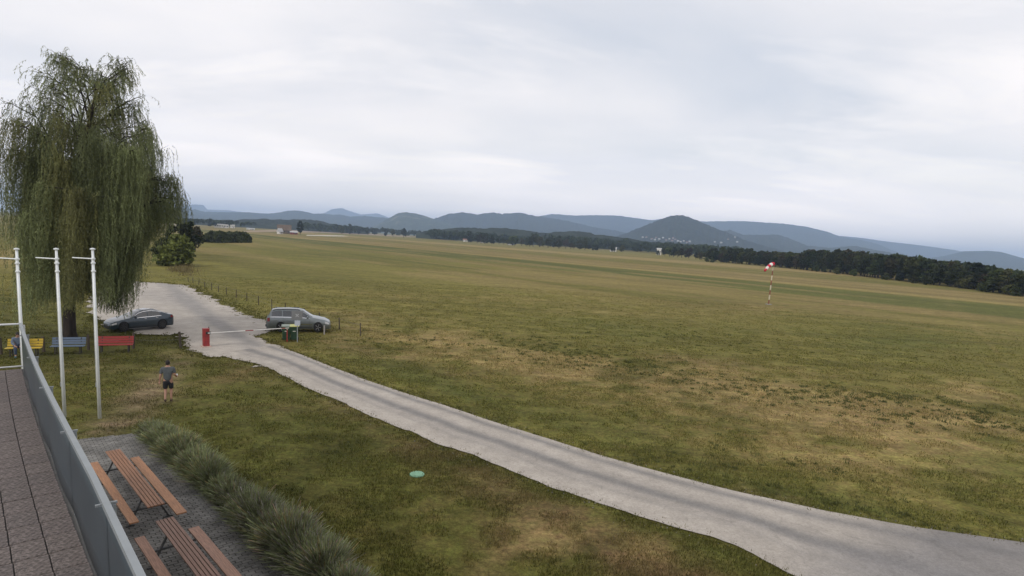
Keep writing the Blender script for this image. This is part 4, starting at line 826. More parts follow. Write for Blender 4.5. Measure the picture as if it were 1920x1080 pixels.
# ------------------------------------------------------------------ cars
GLASS = mat('car_glass', (.012, .015, .018), .06, var=.05, spec=.9, coat=.6); CHROME = mat('chrome_trim', (.7, .7, .7), .15, 1.0, var=.02); TYRE = mat('tyre', (.018, .018, .018), .85, var=.15)
LAMPM = mat('headlamp_glass', (.45, .46, .46), .12, .2, var=.1, coat=.5); TAILM = mat('tail_lamp', (.20, .012, .012), .2, var=.05, coat=.5)
def car(name, label, ST, WB, wr, paint, rim, loc, yaw, sc, est=False):
    ST = sorted(ST); A = np.array(ST); x0, x1 = A[0, 0], A[-1, 0]; zb = .21
    def half(x):
        zs, zt, w, wt = (float(np.interp(x, A[:, 0], A[:, k])) for k in (1, 2, 3, 4)); k = max(0.0, min(1, (zt-zs-.1)/.35)); w5 = (w*.93)*(1-k)+wt*1.06*k; z5 = zt-.035-.035*k
        return [(0, zb), (w*.86, zb), (w*.975, zb+.13), (w, zb+(zs-zb)*.62), (w*.965, zs), (w5, max(z5, zs+.004)), (wt*.86, zt-.004), (0, zt+.018)]
    def surf(x, s, side, off=0.0):
        h_ = half(x); i = min(int(s), 6); f = s-i; y = h_[i][0]*(1-f)+h_[i+1][0]*f; z = h_[i][1]*(1-f)+h_[i+1][1]*f; dy = h_[i+1][0]-h_[i][0]; dz = h_[i+1][1]-h_[i][1]; l_ = math.hypot(dy, dz)+1e-6
        return Vector((x, side*(y+off*dz/l_), z-off*dy/l_))
    rt = empty(name, loc, label, 'car', 'parked cars', yaw); rt.scale = (sc*(.94 if est else 1), sc, sc*(1.13 if est else 1.2))
    xs = np.unique(np.concatenate([np.linspace(x0, x1, 46), A[:, 0]])); vs = []; fs = []; n = 14
    for x in xs:
        h_ = half(x); vs += [(x, y, z) for y, z in h_]+[(x, -y, z) for y, z in h_[6:0:-1]]
    for i in range(len(xs)-1):
        for k in range(n): fs.append((i*n+k, (i+1)*n+k, (i+1)*n+(k+1) % n, i*n+(k+1) % n))
    fs.append(tuple(range(n))); fs.append(tuple(range((len(xs)-1)*n+n-1, (len(xs)-1)*n-1, -1)))
    body = MB().add(vs, fs).build('body', paint, rt, True, True)
    cutm = MB()
    wx_ = (WB/2+.04, -WB/2+.04); wmax = float(A[:, 3].max())
    for x in wx_:
        for s in (-1, 1): cutm.lathe([(wr*1.12, -.17), (wr*1.12, .17)], (x, s*(wmax-.10), wr), 28, 'Y')
    cut = cutm.build('cutter', DARK); body.parent = None; md = body.modifiers.new('b', 'BOOLEAN'); md.object = cut; md.operation = 'DIFFERENCE'; md.solver = 'EXACT'
    me = eval_mesh(body, 'body'); body.modifiers.clear(); body.data = me; body.parent = rt; bpy.data.objects.remove(cut)
    for pl in me.polygons: pl.use_smooth = True
    if hasattr(me, 'set_sharp_from_angle'): me.set_sharp_from_angle(angle=R(35))
    def patch(nm, m, xa, xb, sa, sb, off=.006, side=1, nx=10, ns=4, both=False):
        vs = []; fs = []; ss = list(np.linspace(sa, sb, ns+1)); cols = [(s, 1) for s in ss] if not both else [(s, 1) for s in ss]+[(s, -1) for s in ss[::-1][1 if sb >= 7 else 0:]]
        if not both: cols = [(s, side) for s in ss]
        for x in np.linspace(xa, xb, nx+1): vs += [surf(x, s, sd_, off) for s, sd_ in cols]
        c_ = len(cols)
        for i in range(nx):
            for k in range(c_-1): fs.append((i*c_+k, (i+1)*c_+k, (i+1)*c_+k+1, i*c_+k+1))
        return MB().add(vs, fs).build(nm, m, rt, True, True)
    T = est
    if T:
        patch('windscreen', GLASS, .98, .22, 5.25, 7, both=True); patch('rear_window', GLASS, -1.98, -2.22, 5.2, 7, both=True)
        wins = [(.72, -.22), (-.28, -1.18), (-1.24, -1.98)]
    else:
        patch('windscreen', GLASS, .98, .12, 5.2, 7, both=True); patch('roof_glass', GLASS, .0, -.75, 5.5, 7, both=True); patch('rear_window', GLASS, -1.0, -1.95, 5.35, 7, both=True)
        wins = [(.72, -.30), (-.36, -1.30)]
    for s in (-1, 1):
        for a, b_ in wins: patch('side_window', GLASS, a, b_, 4.13, 4.9, side=s)
        patch('window_trim', CHROME, .78, wins[-1][1]-.08, 4.03, 4.11, .009, s, 16, 1)
        if not T: patch('window_trim', CHROME, .70, wins[-1][1]-.12, 4.92, 4.99, .009, s, 16, 1)
        patch('side_skirt', mat('sill_dark', (.03, .03, .03), .5) if not T else mat('sill_grey', (.05, .055, .06), .5), WB/2-.42, -WB/2+.48, 1.5, 2.15, .006, s, 8, 2)
        if T: patch('rub_strip', CHROME, WB/2-.42, -WB/2+.48, 2.55, 2.68, .012, s, 8, 1)
        for xs_ in ((.80, -.31, -1.22) if not T else (.78, -.25, -1.16)): patch('door_seam', DARK, xs_+.006, xs_-.006, 2.2, 4.0, .003, s, 1, 6)
        for xs_ in (-.12, -1.02): o_ = surf(xs_, 3.72, s, .012); MB().box(o_, (.2, .02, .028)).build('door_handle', CHROME if not T else paint, rt, local=True, bevel=.006)
        mm = surf(.62, 4.2, s, .09); mo = MB().lathe([(.02, -.07), (.075, -.05), (.08, .03), (.03, .07)], (0, 0, 0), 12).build('mirror', paint, rt, True, True); mo.location = mm; mo.rotation_euler = (R(90), 0, 0)
        patch('headlamp', LAMPM, x1-.05, x1-.42, 3.25, 3.95, .006, s, 6, 3); patch('tail_lamp', TAILM, x0+.02, x0+(.26 if T else .30), 3.1 if T else 3.4, 3.95, .006, s, 4, 3)
        for x in wx_:
            yy = s*(wmax-.115); b = MB(); b.lathe([(wr*.66, -.10), (wr*.94, -.105), (wr, -.07), (wr, .07), (wr*.94, .105), (wr*.66, .10)], (x, yy, wr), 26, 'Y'); ty = b.build('wheel', TYRE, rt, True, True)
            b = MB(); b.lathe([(.05, .06*s), (wr*.66, .03*s), (wr*.69, .09*s)], (x, yy, wr), 26, 'Y')
            for k in range(5 if T else 9):
                a = 6.283*k/(5 if T else 9); c = Vector((math.cos(a), 0, math.sin(a))); b.bar(Vector((x, yy+s*.085, wr))+c*.04, Vector((x, yy+s*.095, wr))+c*wr*.66, .085 if T else .035, .02)
            b.build('rim', rim, ty, False, True)
    fm = MB(); fm.box((x1+.002, 0, .36), (.03, 1.05, .20)); fm.build('front_grille', DARK, rt, local=True, bevel=.01)
    fm = MB(); fm.box((x0-.008, 0, .62 if T else .70), (.02, .5, .11)); fm.build('number_plate', WPA, rt, local=True)
    if T:
        for s in (-1, 1): MB().path([surf(.05, 5.3, s, .0)+Vector((0, 0, .0)), surf(-.1, 5.3, s, .06), surf(-1.75, 5.3, s, .06), surf(-1.9, 5.3, s, 0)], .02, 8).build('roof_rail', DARK, rt, local=True)
        MB().box((x0-.01, 0, .42), (.10, 1.6, .16)).build('rear_bumper', mat('sill_grey', (.05, .055, .06)), rt, local=True, bevel=.03)
    return rt
SED = [(2.45, .50, .54, .60, .48), (2.36, .60, .66, .78, .60), (2.05, .70, .79, .90, .70), (1.5, .79, .90, .94, .74), (1.02, .86, .98, .95, .72), (.75, .885, 1.09, .95, .68), (.35, .90, 1.29, .95, .60), (-.05, .91, 1.40, .95, .57), (-.6, .92, 1.435, .95, .57), (-1.1, .94, 1.38, .95, .56), (-1.6, .965, 1.22, .95, .57), (-2.0, .985, 1.08, .92, .62), (-2.32, .99, 1.03, .85, .64), (-2.44, .84, .89, .74, .56)]
EST = [(2.32, .50, .55, .60, .5), (2.22, .62, .69, .78, .62), (1.9, .74, .83, .85, .68), (1.4, .82, .92, .87, .70), (1.0, .87, .985, .87, .68), (.75, .89, 1.10, .87, .64), (.3, .91, 1.36, .87, .58), (.0, .92, 1.44, .87, .565), (-.8, .93, 1.475, .87, .565), (-1.6, .94, 1.45, .87, .56), (-2.0, .94, 1.38, .86, .56), (-2.22, .93, 1.06, .85, .63), (-2.32, .90, .97, .83, .66), (-2.36, .62, .70, .78, .6)]
RIMD = mat('rim_dark', (.10, .10, .105), .35, .8, var=.1); RIMS = mat('rim_silver', (.55, .55, .56), .3, .7, var=.05)
fw_, rw_ = P(233, 622.5), P(305, 616.5); dv = fw_-rw_; scs = dv.length/2.96
off = Vector((dv.y, -dv.x, 0)).normalized()
if off.dot(Vector((-fw_.x, -fw_.y, 0))) > 0: off = -off
car('parked_car', 'dark blue grey saloon car with chrome window line parked on the gravel', SED, 2.96, .35, mat('paint_dark_blue', (.026, .042, .056), .32, .3, var=.04, scale=2, coat=.8), RIMD, (fw_+rw_)/2+off*.84*scs, math.atan2(dv.y, dv.x), scs)
fw_, rw_ = P(597.5, 623), P(523.5, 622.5); dv = fw_-rw_; sce = dv.length/2.70
off = Vector((dv.y, -dv.x, 0)).normalized()
if off.dot(Vector((-fw_.x, -fw_.y, 0))) > 0: off = -off
car('parked_car', 'grey green estate car with roof rails parked behind the green bins', EST, 2.70, .325, mat('paint_grey_green', (.17, .19, .195), .3, .45, var=.04, scale=2, coat=.7), RIMS, (fw_+rw_)/2+off*.77*sce, math.atan2(dv.y, dv.x), sce, True)
print('car scales', scs, sce)

# ------------------------------------------------------------------ people
SKIN = mat('skin', (.36, .20, .14), .55, var=.08, scale=12); HAIR = mat('dark_hair', (.018, .014, .012), .7, var=.2, scale=30)
def skin(name, verts, edges, radii, m, parent, sub=2, extra=None):
    me = bpy.data.meshes.new(name); me.from_pydata(verts, edges, []); o = bpy.data.objects.new(name, me); COL.objects.link(o)
    o.modifiers.new('s', 'SKIN'); sv = me.skin_vertices[0].data
    for k, r in enumerate(radii):
        sv[k].radius = r if isinstance(r, tuple) else (r, r)
        sv[k].use_root = k == 0
    sm = o.modifiers.new('u', 'SUBSURF'); sm.levels = sub; sm.render_levels = sub
    m2 = eval_mesh(o, name); o.modifiers.clear(); o.data = m2
    if extra:
        b = bmesh.new(); b.from_mesh(m2); tmp = bpy.data.meshes.new('x'); tmp.from_pydata(extra.v, [], extra.f); b.from_mesh(tmp); b.to_mesh(m2); b.free(); bpy.data.meshes.remove(tmp)
    for p_ in m2.polygons: p_.use_smooth = True
    m2.materials.clear(); m2.materials.append(m); o.parent = parent; return o
def hand(mb, wrist, direc, palm_n, thumb_side, curl=.5):
    d = Vector(direc).normalized(); nrm = Vector(palm_n).normalized(); s = d.cross(nrm).normalized(); wrist = Vector(wrist)
    mb.path([wrist-d*.02, wrist+d*.03, wrist+d*.085], [.026, .036, .034], 8)
    for k, (o_, l_) in enumerate(((-.027, .062), (-.009, .072), (.009, .068), (.027, .052))):
        b0 = wrist+d*.08+s*o_; k1 = b0+d*l_*.5+nrm*l_*.15*curl; k2 = k1+d*l_*.32*(1-.4*curl)+nrm*l_*.4*curl; mb.path([b0-d*.02, b0, k1, k2], [.009, .0095, .0085, .006], 6)
    t0 = wrist+d*.03+s*.03*thumb_side; mb.path([t0, t0+s*.022*thumb_side+d*.025, t0+s*.026*thumb_side+d*.055+nrm*.012*curl], [.012, .0105, .007], 6)
def head_mesh(c, fwd, mb, hair, size=1.0):
    """head with jaw, nose, ears and eyes; hair cap goes to its own mesh"""
    c = Vector(c); f = Vector(fwd).normalized(); up = Vector((0, 0, 1)); r = f.cross(up).normalized(); n, m_ = 14, 18; vs = []; fs = []
    for i in range(n+1):
        th = math.pi*i/n
        for k in range(m_):
            ph = 2*math.pi*k/m_; z = math.cos(th)*.118; rad = math.sin(th); x = math.cos(ph)*rad*.078; y = math.sin(ph)*rad*.098
            if z < 0: x *= 1+z*1.7; y = y*(1+z*1.3)+(-z*.12)
            vs.append(c+(r*x+f*y+up*z)*size)
    for i in range(n):
        for k in range(m_): fs.append((i*m_+k, (i+1)*m_+k, (i+1)*m_+(k+1) % m_, i*m_+(k+1) % m_))
    mb.add(vs, fs)
    mb.path([c+(f*.088+up*.02)*size, c+(f*.112-up*.02)*size, c+(f*.09-up*.032)*size], [.008, .015, .012], 6)
    for s in (-1, 1): mb.path([c+(r*s*.074+up*.02)*size, c+(r*s*.086)*size, c+(r*s*.076-up*.028)*size], [.012, .02, .010], 6)
    mb.path([c+(f*.087-up*.058-r*.024)*size, c+(f*.096-up*.058)*size, c+(f*.087-up*.058+r*.024)*size], [.005, .008, .005], 5)
    hv = []; hf = []
    for i in range(8):
        th = math.pi*.56*i/7
        for k in range(m_):
            ph = 2*math.pi*k/m_; fr = math.sin(ph); t2 = th*(1.12-.30*max(0, fr)+.18*max(0, -fr)); z = math.cos(t2)*.131; rad = math.sin(t2); hv.append(c+(r*math.cos(ph)*rad*.089+f*(math.sin(ph)*rad*.109-.006)+up*z)*size)
    for i in range(7):
        for k in range(m_): hf.append((i*m_+k, (i+1)*m_+k, (i+1)*m_+(k+1) % m_, i*m_+(k+1) % m_))
    hair.add(hv, hf)
def eyes(c, fwd, parent):
    c = Vector(c); f = Vector(fwd).normalized(); r = f.cross(Vector((0, 0, 1))); b = MB()
    for s in (-1, 1):
        e = c+f*.088+r*s*.03+Vector((0, 0, .005)); b.path([e-f*.01, e+f*.002], [.013, .006], 8)
    b.build('eyes', HAIR, parent, local=True)
# man walking away across the lawn
p = P(316, 752); fac = Vector((p.x+3.5, p.y, 0)).normalized(); yawp = math.atan2(-fac.x, fac.y); sc = hgt(p, 675.5)/1.80
man = empty('person', p, 'person in grey T-shirt and black shorts walking away over the lawn', 'person', None, yawp); man.scale = (sc,)*3
ex = MB(); hr = MB(); head_mesh((0, .05, 1.675), (0, 1, -.1), ex, hr)
hand(ex, (.30, .20, 1.03), (0, .9, .1), (-1, 0, 0), 1, .9); hand(ex, (-.315, -.01, .86), (-.05, .1, -1), (1, 0, 0), 1, .6)
BV = [(0, 0, .98), (0, .01, 1.2), (0, .01, 1.42), (0, .03, 1.53), (0, .045, 1.63), (.10, .0, .90), (.105, .06, .50), (.105, -.02, .10), (.11, .13, .035), (-.10, 0, .90), (-.10, .0, .50), (-.10, -.20, .15), (-.105, -.09, .04), (.19, .01, 1.43), (.265, -.04, 1.16), (.30, .20, 1.03), (-.19, .01, 1.43), (-.28, -.05, 1.13), (-.315, -.01, .86)]
BE = [(0, 1), (1, 2), (2, 3), (3, 4), (0, 5), (5, 6), (6, 7), (7, 8), (0, 9), (9, 10), (10, 11), (11, 12), (2, 13), (13, 14), (14, 15), (2, 16), (16, 17), (17, 18)]
BR = [(.15, .11), (.15, .10), (.16, .10), .06, .055, .095, .062, .04, .035, .095, .062, .04, .035, .065, .045, .030, .065, .045, .030]
skin('body', BV, BE, BR, SKIN, man, 2, ex); hr.build('hair', HAIR, man, True, True)
skin('t_shirt', [(0, 0, .84), (0, .01, 1.16), (0, .01, 1.42), (0, .025, 1.50), (.205, .01, 1.435), (.255, -.03, 1.22), (-.205, .01, 1.435), (-.265, -.035, 1.20)], [(0, 1), (1, 2), (2, 3), (2, 4), (4, 5), (2, 6), (6, 7)], [(.185, .15), (.18, .14), (.19, .135), .085, .088, .072, .088, .072], mat('tshirt_grey', (.085, .095, .10), .9, var=.12, scale=9), man)
skin('shorts', [(0, 0, .96), (0, 0, .90), (.105, .02, .80), (.108, .05, .53), (-.105, 0, .80), (-.105, 0, .53)], [(0, 1), (1, 2), (2, 3), (1, 4), (4, 5)], [(.17, .135), (.165, .135), .112, .10, .112, .10], mat('shorts_black', (.014, .015, .017), .9, var=.1), man)
b = MB(); b.path([(.105, -.07, .05), (.105, .05, .045), (.11, .15, .03)], [.045, .05, .04], 10); b.build('shoe', mat('shoe_brown', (.09, .06, .045), .8), man, True, True); b = MB(); b.path([(-.10, -.25, .12), (-.10, -.15, .07), (-.105, -.06, .03)], [.045, .05, .04], 10); b.build('shoe', MATS['shoe_brown'], man, True, True)
ph_ = MB(); pm_ = man.matrix_basis; ph_.box((.30, .31, 1.06), (.075, .012, .15), mtx=Matrix.Rotation(-.9, 3, 'X')); po = ph_.build('phone', mat('phone_white', (.6, .6, .6), .3)); po.location = man.location; po.rotation_euler = man.rotation_euler; po.scale = man.scale; tag(po, 'small pale phone held in the right hand of the walking person', 'phone')
# seated person on the yellow bench, facing the building
p = P(35.5, 668); fac = Vector((-p.x, -p.y, 0)).normalized(); yaws = math.atan2(-fac.x, fac.y); seat = empty('person', (p.x, p.y, 0), 'person in blue grey clothes sitting on the yellow bench behind the flagpole', 'person', None, yaws)
sback = -.10
ex = MB(); hr = MB(); head_mesh((0, .0, 1.19), (0, 1, -.25), ex, hr); hand(ex, (.12, .30, .60), (-.5, .8, -.2), (0, 0, -1), -1, .5); hand(ex, (-.12, .30, .60), (.5, .8, -.2), (0, 0, -1), 1, .5)
SV = [(0, sback, .56), (0, sback, .78), (0, -.06, .97), (0, -.03, 1.06), (0, -.01, 1.15), (.10, .0, .54), (.13, .36, .52), (.13, .34, .10), (.14, .47, .04), (-.10, 0, .54), (-.13, .36, .52), (-.13, .38, .10), (-.14, .51, .04), (.18, -.06, .96), (.25, .06, .72), (.12, .30, .60), (-.18, -.06, .96), (-.25, .06, .72), (-.12, .30, .60)]
skin('body', SV, BE, BR, SKIN, seat, 2, ex); hr.build('hair', HAIR, seat, True, True); eyes((0, .0, 1.19), (0, 1, -.25), seat)
skin('shirt', [(0, sback, .52), (0, sback, .76), (0, -.06, .96), (0, -.035, 1.03), (.195, -.06, .965), (.25, .04, .76), (.15, .24, .63), (-.195, -.06, .965), (-.25, .04, .76), (-.15, .24, .63)], [(0, 1), (1, 2), (2, 3), (2, 4), (4, 5), (5, 6), (2, 7), (7, 8), (8, 9)], [(.18, .15), (.175, .14), (.185, .13), .08, .085, .07, .055, .085, .07, .055], mat('shirt_blue_grey', (.12, .15, .20), .9, var=.1), seat)
skin('trousers', [(0, sback, .55), (.10, .0, .545), (.13, .36, .525), (.13, .34, .14), (-.10, .0, .545), (-.13, .36, .525), (-.13, .38, .14)], [(0, 1), (1, 2), (2, 3), (0, 4), (4, 5), (5, 6)], [(.17, .14), .105, .085, .065, .105, .085, .065], mat('trousers_blue', (.05, .07, .11), .9, var=.1), seat)
for s, dy in ((1, 0), (-1, .04)):
    b = MB(); b.path([(.135*s, .29+dy, .06), (.137*s, .40+dy, .055), (.14*s, .50+dy, .035)], [.045, .05, .038], 10); b.build('shoe', mat('shoe_teal', (.05, .12, .14), .8), seat, True, True)

# ------------------------------------------------------------------ windsock
p = P(1441, 571); hh = hgt(p, 497.5); rt = empty('windsock', p, 'red and white windsock on a striped mast in the middle of the field', 'windsock')
WR = mat('sock_red', (.50, .02, .045), .7, var=.1); WW = mat('sock_white', (.72, .70, .68), .7, var=.05); MR = mat('mast_red', (.22, .05, .04), .6); MW = mat('mast_white', (.62, .57, .46), .6)
nseg = 8
for k in range(nseg):
    z0_, z1_ = hh*k/nseg*.99, hh*(k+1)/nseg*.99; w = .085*(1-.45*(k+.5)/nseg); b = MB()
    for a in range(3):
        c = Vector((math.cos(a*2.094), math.sin(a*2.094), 0))*w; c2 = Vector((math.cos((a+1)*2.094), math.sin((a+1)*2.094), 0))*w
        b.path([p+c+Vector((0, 0, z0_)), p+c+Vector((0, 0, z1_))], .024, 6); b.path([p+c+Vector((0, 0, z0_)), p+c2+Vector((0, 0, z1_))], .014, 4)
    b.build('mast_section', MR if k % 2 == 0 else MW, rt)
MB().box(p+Vector((0, 0, .04)), (.7, .7, .1)).build('footing', CONC, rt)
left = Vector((P(1420, 571).x-p.x, P(1420, 571).y-p.y, 0)).normalized()
b = MB(); b.path([p+Vector((0, 0, hh*.97)), p+Vector((0, 0, hh+.35))], .04, 8); b.path([p+Vector((0, 0, hh+.3))+Vector((left.y, -left.x, 0))*.33*math.cos(a)+Vector((0, 0, 1))*.33*math.sin(a) for a in np.linspace(0, 6.283, 19)], .02, 5, False); b.build('swivel_ring', DARK, rt)
cps = [(0, .20), (.38, .12), (.76, -.06), (1.12, -.32), (1.46, -.62), (1.76, -.92)]; rd = [.31, .28, .25, .215, .185, .155]
for k in range(5):
    a = p+left*cps[k][0]+Vector((0, 0, hh+cps[k][1])); c = p+left*cps[k+1][0]+Vector((0, 0, hh+cps[k+1][1])); b = MB(); b.path([a, (a+c)/2+Vector((0, 0, .02)), c], [rd[k], (rd[k]+rd[k+1])/2*1.03, rd[k+1]], 14, k == 4); b.build('sock_band', WR if k % 2 == 0 else WW, rt, True)

# ------------------------------------------------------------------ inspection cover on the lawn
p = P(782, 889); r = (P(796, 889)-P(768, 889)).length/2
rt = empty('inspection_cover', p, 'round pale green inspection cover set in the lawn', 'manhole cover'); GC = mat('green_plastic', (.17, .33, .21), .55, var=.18, scale=5, bump=.15)
MB().lathe([(r*.99, -.04), (r, .005), (r*.93, .02), (r*.9, .02)], p, 28).build('rim', GC, rt); MB().lathe([(r*.88, .0), (r*.88, .024), (r*.5, .03), (.02, .032)], p, 28).build('lid', GC, rt)

# ------------------------------------------------------------------ distant buildings and fields
HW = mat('house_white', (.62, .60, .56), .9, var=.05); HROOF = mat('roof_red_brown', (.20, .085, .06), .9, var=.2, scale=1); HGREY = mat('roof_grey', (.42, .42, .42), .8, var=.1); HWIN = mat('house_window', (.03, .035, .04), .2); HBRN = mat('barn_brown', (.13, .095, .07), .9, var=.2, scale=.6)
def house(p, w, d, h, rh, yaw_, wall, roof, label, name='house', group=None, cat='house', nwin=3, chim=False):
    rt = empty(name, p, label, cat, group, yaw_)
    MB().box((0, 0, h/2-.2), (w, d, h+.4)).build('wall', wall, rt, local=True)
    b = MB(); o_ = .4; b.add([(-w/2-o_, -d/2-o_, h-.1), (w/2+o_, -d/2-o_, h-.1), (w/2+o_, d/2+o_, h-.1), (-w/2-o_, d/2+o_, h-.1), (-w/2-o_, 0, h+rh), (w/2+o_, 0, h+rh)], [(0, 1, 5, 4), (2, 3, 4, 5), (0, 4, 3), (1, 2, 5), (3, 2, 1, 0)]); ro = b.build('roof', roof, rt, local=True)
    for k in range(nwin):
        x = -w/2+w*(k+.5)/nwin
        wb = MB(); wb.box((x, -d/2-.02, h*.55), (w*.09+.3, .06, h*.22+.3)); wb.build('window', HWIN, rt, local=True)
    MB().box((w*.18, -d/2-.03, 1.0), (1.0, .06, 2.0)).build('door', HBRN, rt, local=True)
    if chim: MB().box((w*.22, d*.12, h+rh*.9), (.7, .7, 1.6)).build('chimney', HBRN, ro, local=True)
    return rt
def px_house(x, yb, yt, wpx, lb, roof=HROOF, wall=HW, yaw_=None, rh=.35, **k):
    p = P(x, yb); w = wpx/F*float(proj(p.x, p.y, 0)[2]); tot = hgt(p, yt); yw = math.atan2(-p.x, p.y)*0+(yaw_ if yaw_ is not None else math.atan2(p.y, p.x)-math.pi/2); return house(p, w, w*.7, tot*(1-rh), tot*rh, yw, wall, roof, lb, **k)
px_house(1149.5, 471.5, 463, 12, 'white house with pale roof at the field edge below the cone hill', HGREY, chim=True)
px_house(1235, 478, 465, 8, 'narrow tall white building at the field edge right of the white house', HGREY, rh=.15)
px_house(1178, 463, 449, 11, 'white house with pale roof among the far trees below the cone hill', HGREY)
px_house(1168, 462.5, 449, 6, 'small white house just left of the pale roofed far house')
px_house(1195, 471, 460, 16, 'long low building with red brown roof among the far trees', HROOF, HBRN, rh=.6)
px_house(533, 438, 421.5, 24, 'large barn with a brown roof at the far end of the runway', HBRN, HBRN, rh=.62, name='barn', cat='barn')
px_house(525, 438.6, 428, 9, 'white gabled shed at the left end of the brown barn', HGREY, HW, rh=.6, name='shed', cat='shed', yaw_=1.2)
px_house(551, 439.5, 433.5, 13, 'low red walled shed right of the brown barn', HGREY, mat('shed_red', (.25, .06, .05), .9), name='shed', cat='shed')
for i, (x, yb, yt, w, lb) in enumerate(((592, 433.5, 428, 8, 'white house with red roof right of the barn, left one of three'), (606, 434, 425.5, 10, 'white house with red roof right of the barn, middle one of three'), (617, 434.5, 430, 8, 'white house with red roof right of the barn, right one of three'))): px_house(x, yb, yt, w, lb)
px_house(415, 427, 420, 24, 'long white factory hall far behind the hedge', HGREY, HW, rh=.12, name='factory_hall', cat='factory', nwin=6)
px_house(436, 427.5, 421, 8, 'short white factory wing right of the white tower', HGREY, HW, rh=.12, name='factory_hall', cat='factory')
p = P(427, 427); rt = empty('factory_tower', p, 'slim white tower of the factory far behind the hedge', 'tower'); hh = hgt(p, 415.5); MB().box(p+Vector((0, 0, hh/2)), (2.6, 2.6, hh)).build('shaft', HW, rt); MB().box(p+Vector((0, 0, hh+.4)), (3.2, 3.2, .8)).build('cap', HGREY, rt)
px_house(470, 431, 427.5, 14, 'low pale shed in the field behind the hedge', HGREY, HW, rh=.3, name='shed', cat='shed')
for i, (x, yb, yt, w) in enumerate(((905, 455.5, 451, 9), (958, 459.5, 453.5, 13), (872, 453, 447.5, 8))): px_house(x, yb, yt, w, ('small white house among the trees left of centre', 'long pale shed among the trees at centre', 'white house half hidden by trees left of the pale shed')[i], HGREY if i == 1 else HROOF)
from mathutils.bvhtree import BVHTree
cone = next(o for o in SC.objects if o.get('label', '').startswith('dark cone')); bv = BVHTree.FromPolygons([v.co for v in cone.data.vertices], [tuple(q.vertices) for q in cone.data.polygons])
HFAR = mat('plaster_far', (.30, .29, .28), .9, var=.08); r9 = random.Random(9); vil = [(1378, 446, 'single white house high on the right slope of the cone hill'), (1365, 449.5, 'white house on the lower right slope of the cone hill')]+[(x, y, None) for x, y in ((1212, 446), (1222, 449), (1228, 450.5), (1236, 450), (1243, 447), (1249, 451), (1255, 449.5), (1260, 452), (1266, 450), (1271, 453), (1276, 454.5), (1282, 453), (1288, 455.5), (1293, 454), (1230, 446.5), (1262, 447.5), (1205, 446.5), (1340, 455), (1352, 456), (1382, 455))]
for x, y, lb in vil:
    d = Vector(ray(x, y)).normalized(); hit = bv.ray_cast(Vector((0, 0, H)), d)[0]
    if hit is None: continue
    house(hit-Vector((0, 0, .6)), r9.uniform(6, 10), 7, r9.uniform(3.5, 5), 2.8, r9.uniform(-.6, .6), HFAR, HROOF if r9.random() < .5 else HGREY, lb or 'tiny white house of the village at the foot of the cone hill', group=None if lb else 'village houses below the cone hill')
def sheet(name, px, m, z, label):
    pts = [P(x, y) for x, y in px]; b = MB(); b.add([(q_.x, q_.y, z) for q_ in pts], [tuple(range(len(pts)))]); tag(b.build(name, m), label, None, None, 'structure')
sheet('stubble_field', [(455, 433), (520, 430.8), (600, 433.5), (700, 439), (800, 445.2), (820, 447), (700, 441.3), (600, 436.3), (520, 434.6), (460, 435.2)], mat('stubble', (.27, .20, .13), .95, var=.15, scale=.02), .02, 'pale stubble field beyond the runway end')
sheet('runway_strip', [(574, 440.6), (640, 441.8), (655, 443), (620, 442.9), (575, 441.8)], mat('pale_strip', (.52, .50, .44), .9, var=.1, scale=.05), .03, 'pale strip on the grass at the runway end')
sheet('field', [(860, 462), (909, 464.6), (1050, 478), (1250, 496), (1400, 509), (1250, 499.5), (1050, 481), (905, 466.5)], mat('mown_tan', (.23, .18, .085), .95, var=.15, scale=.05), .014, 'pale mown strip crossing the far airfield') if False else None

# ------------------------------------------------------------------ weeds and grass
BLADE = mat('grass_blade', (1, 1, 1), .85, var=.12, scale=2, spec=.15, attr='tint', trans=.25)
rng = np.random.default_rng(77)
def onroad(X, Y): return inpoly(X, Y, [(p_.x, p_.y) for p_ in ROADPOLY]) | inpoly(X, Y, [(p_.x, p_.y) for p_ in PARK]) | inpoly(X, Y, [(p_.x, p_.y) for p_ in PAVE]) | ((((X-TA.x)*TN.x+(Y-TA.y)*TN.y) < .3) & (((X-TA.x)*TD.x+(Y-TA.y)*TD.y) > -.3))
def blades(X, Y, hmin, hmax, w, col, name, label, lean=.5):
    n = len(X); hh = hmin+(hmax-hmin)*rng.random(n)**1.5; a = rng.random(n)*6.283; d = np.hypot(X, Y); ww = w*(.6+.8*rng.random(n))*np.clip(d/18, 1, 3)
    ln = lean*hh*rng.normal(size=n); la = rng.random(n)*6.283; B = np.stack([X, Y, np.full(n, -.02)], 1); s = np.stack([np.cos(a)*ww, np.sin(a)*ww, 0*ww], 1); T_ = B+np.stack([np.cos(la)*ln, np.sin(la)*ln, hh+.02], 1)
    me = npmesh(name, np.stack([B-s, B+s, T_], 1).reshape(-1, 3), np.arange(n*3).reshape(-1, 3), False, np.repeat(col, 3, axis=0)); me.materials.append(BLADE); o = bpy.data.objects.new(name, me); COL.objects.link(o); tag(o, label, 'grass', None, 'stuff')
n = 560000; rr_ = 9*np.exp(rng.random(n)*math.log(95/9)); aa = R(-50)+rng.random(n)*R(96); X = rr_*np.sin(aa); Y = rr_*np.cos(aa); ok = ~onroad(X, Y); X, Y = X[ok], Y[ok]
keep = fbm(X*1.1, Y*1.1, 3, 55) > .36+.18*rng.random(len(X)); X, Y = X[keep], Y[keep]; c = ground_col(X, Y); c = c*(.5+1.15*rng.random((len(X), 1)))*np.array([1.0, 1.06, .95])
blades(X, Y, .025, .075, .010, np.clip(c, 0, .4), 'grass', 'short patchy grass of the lawn and the airfield')
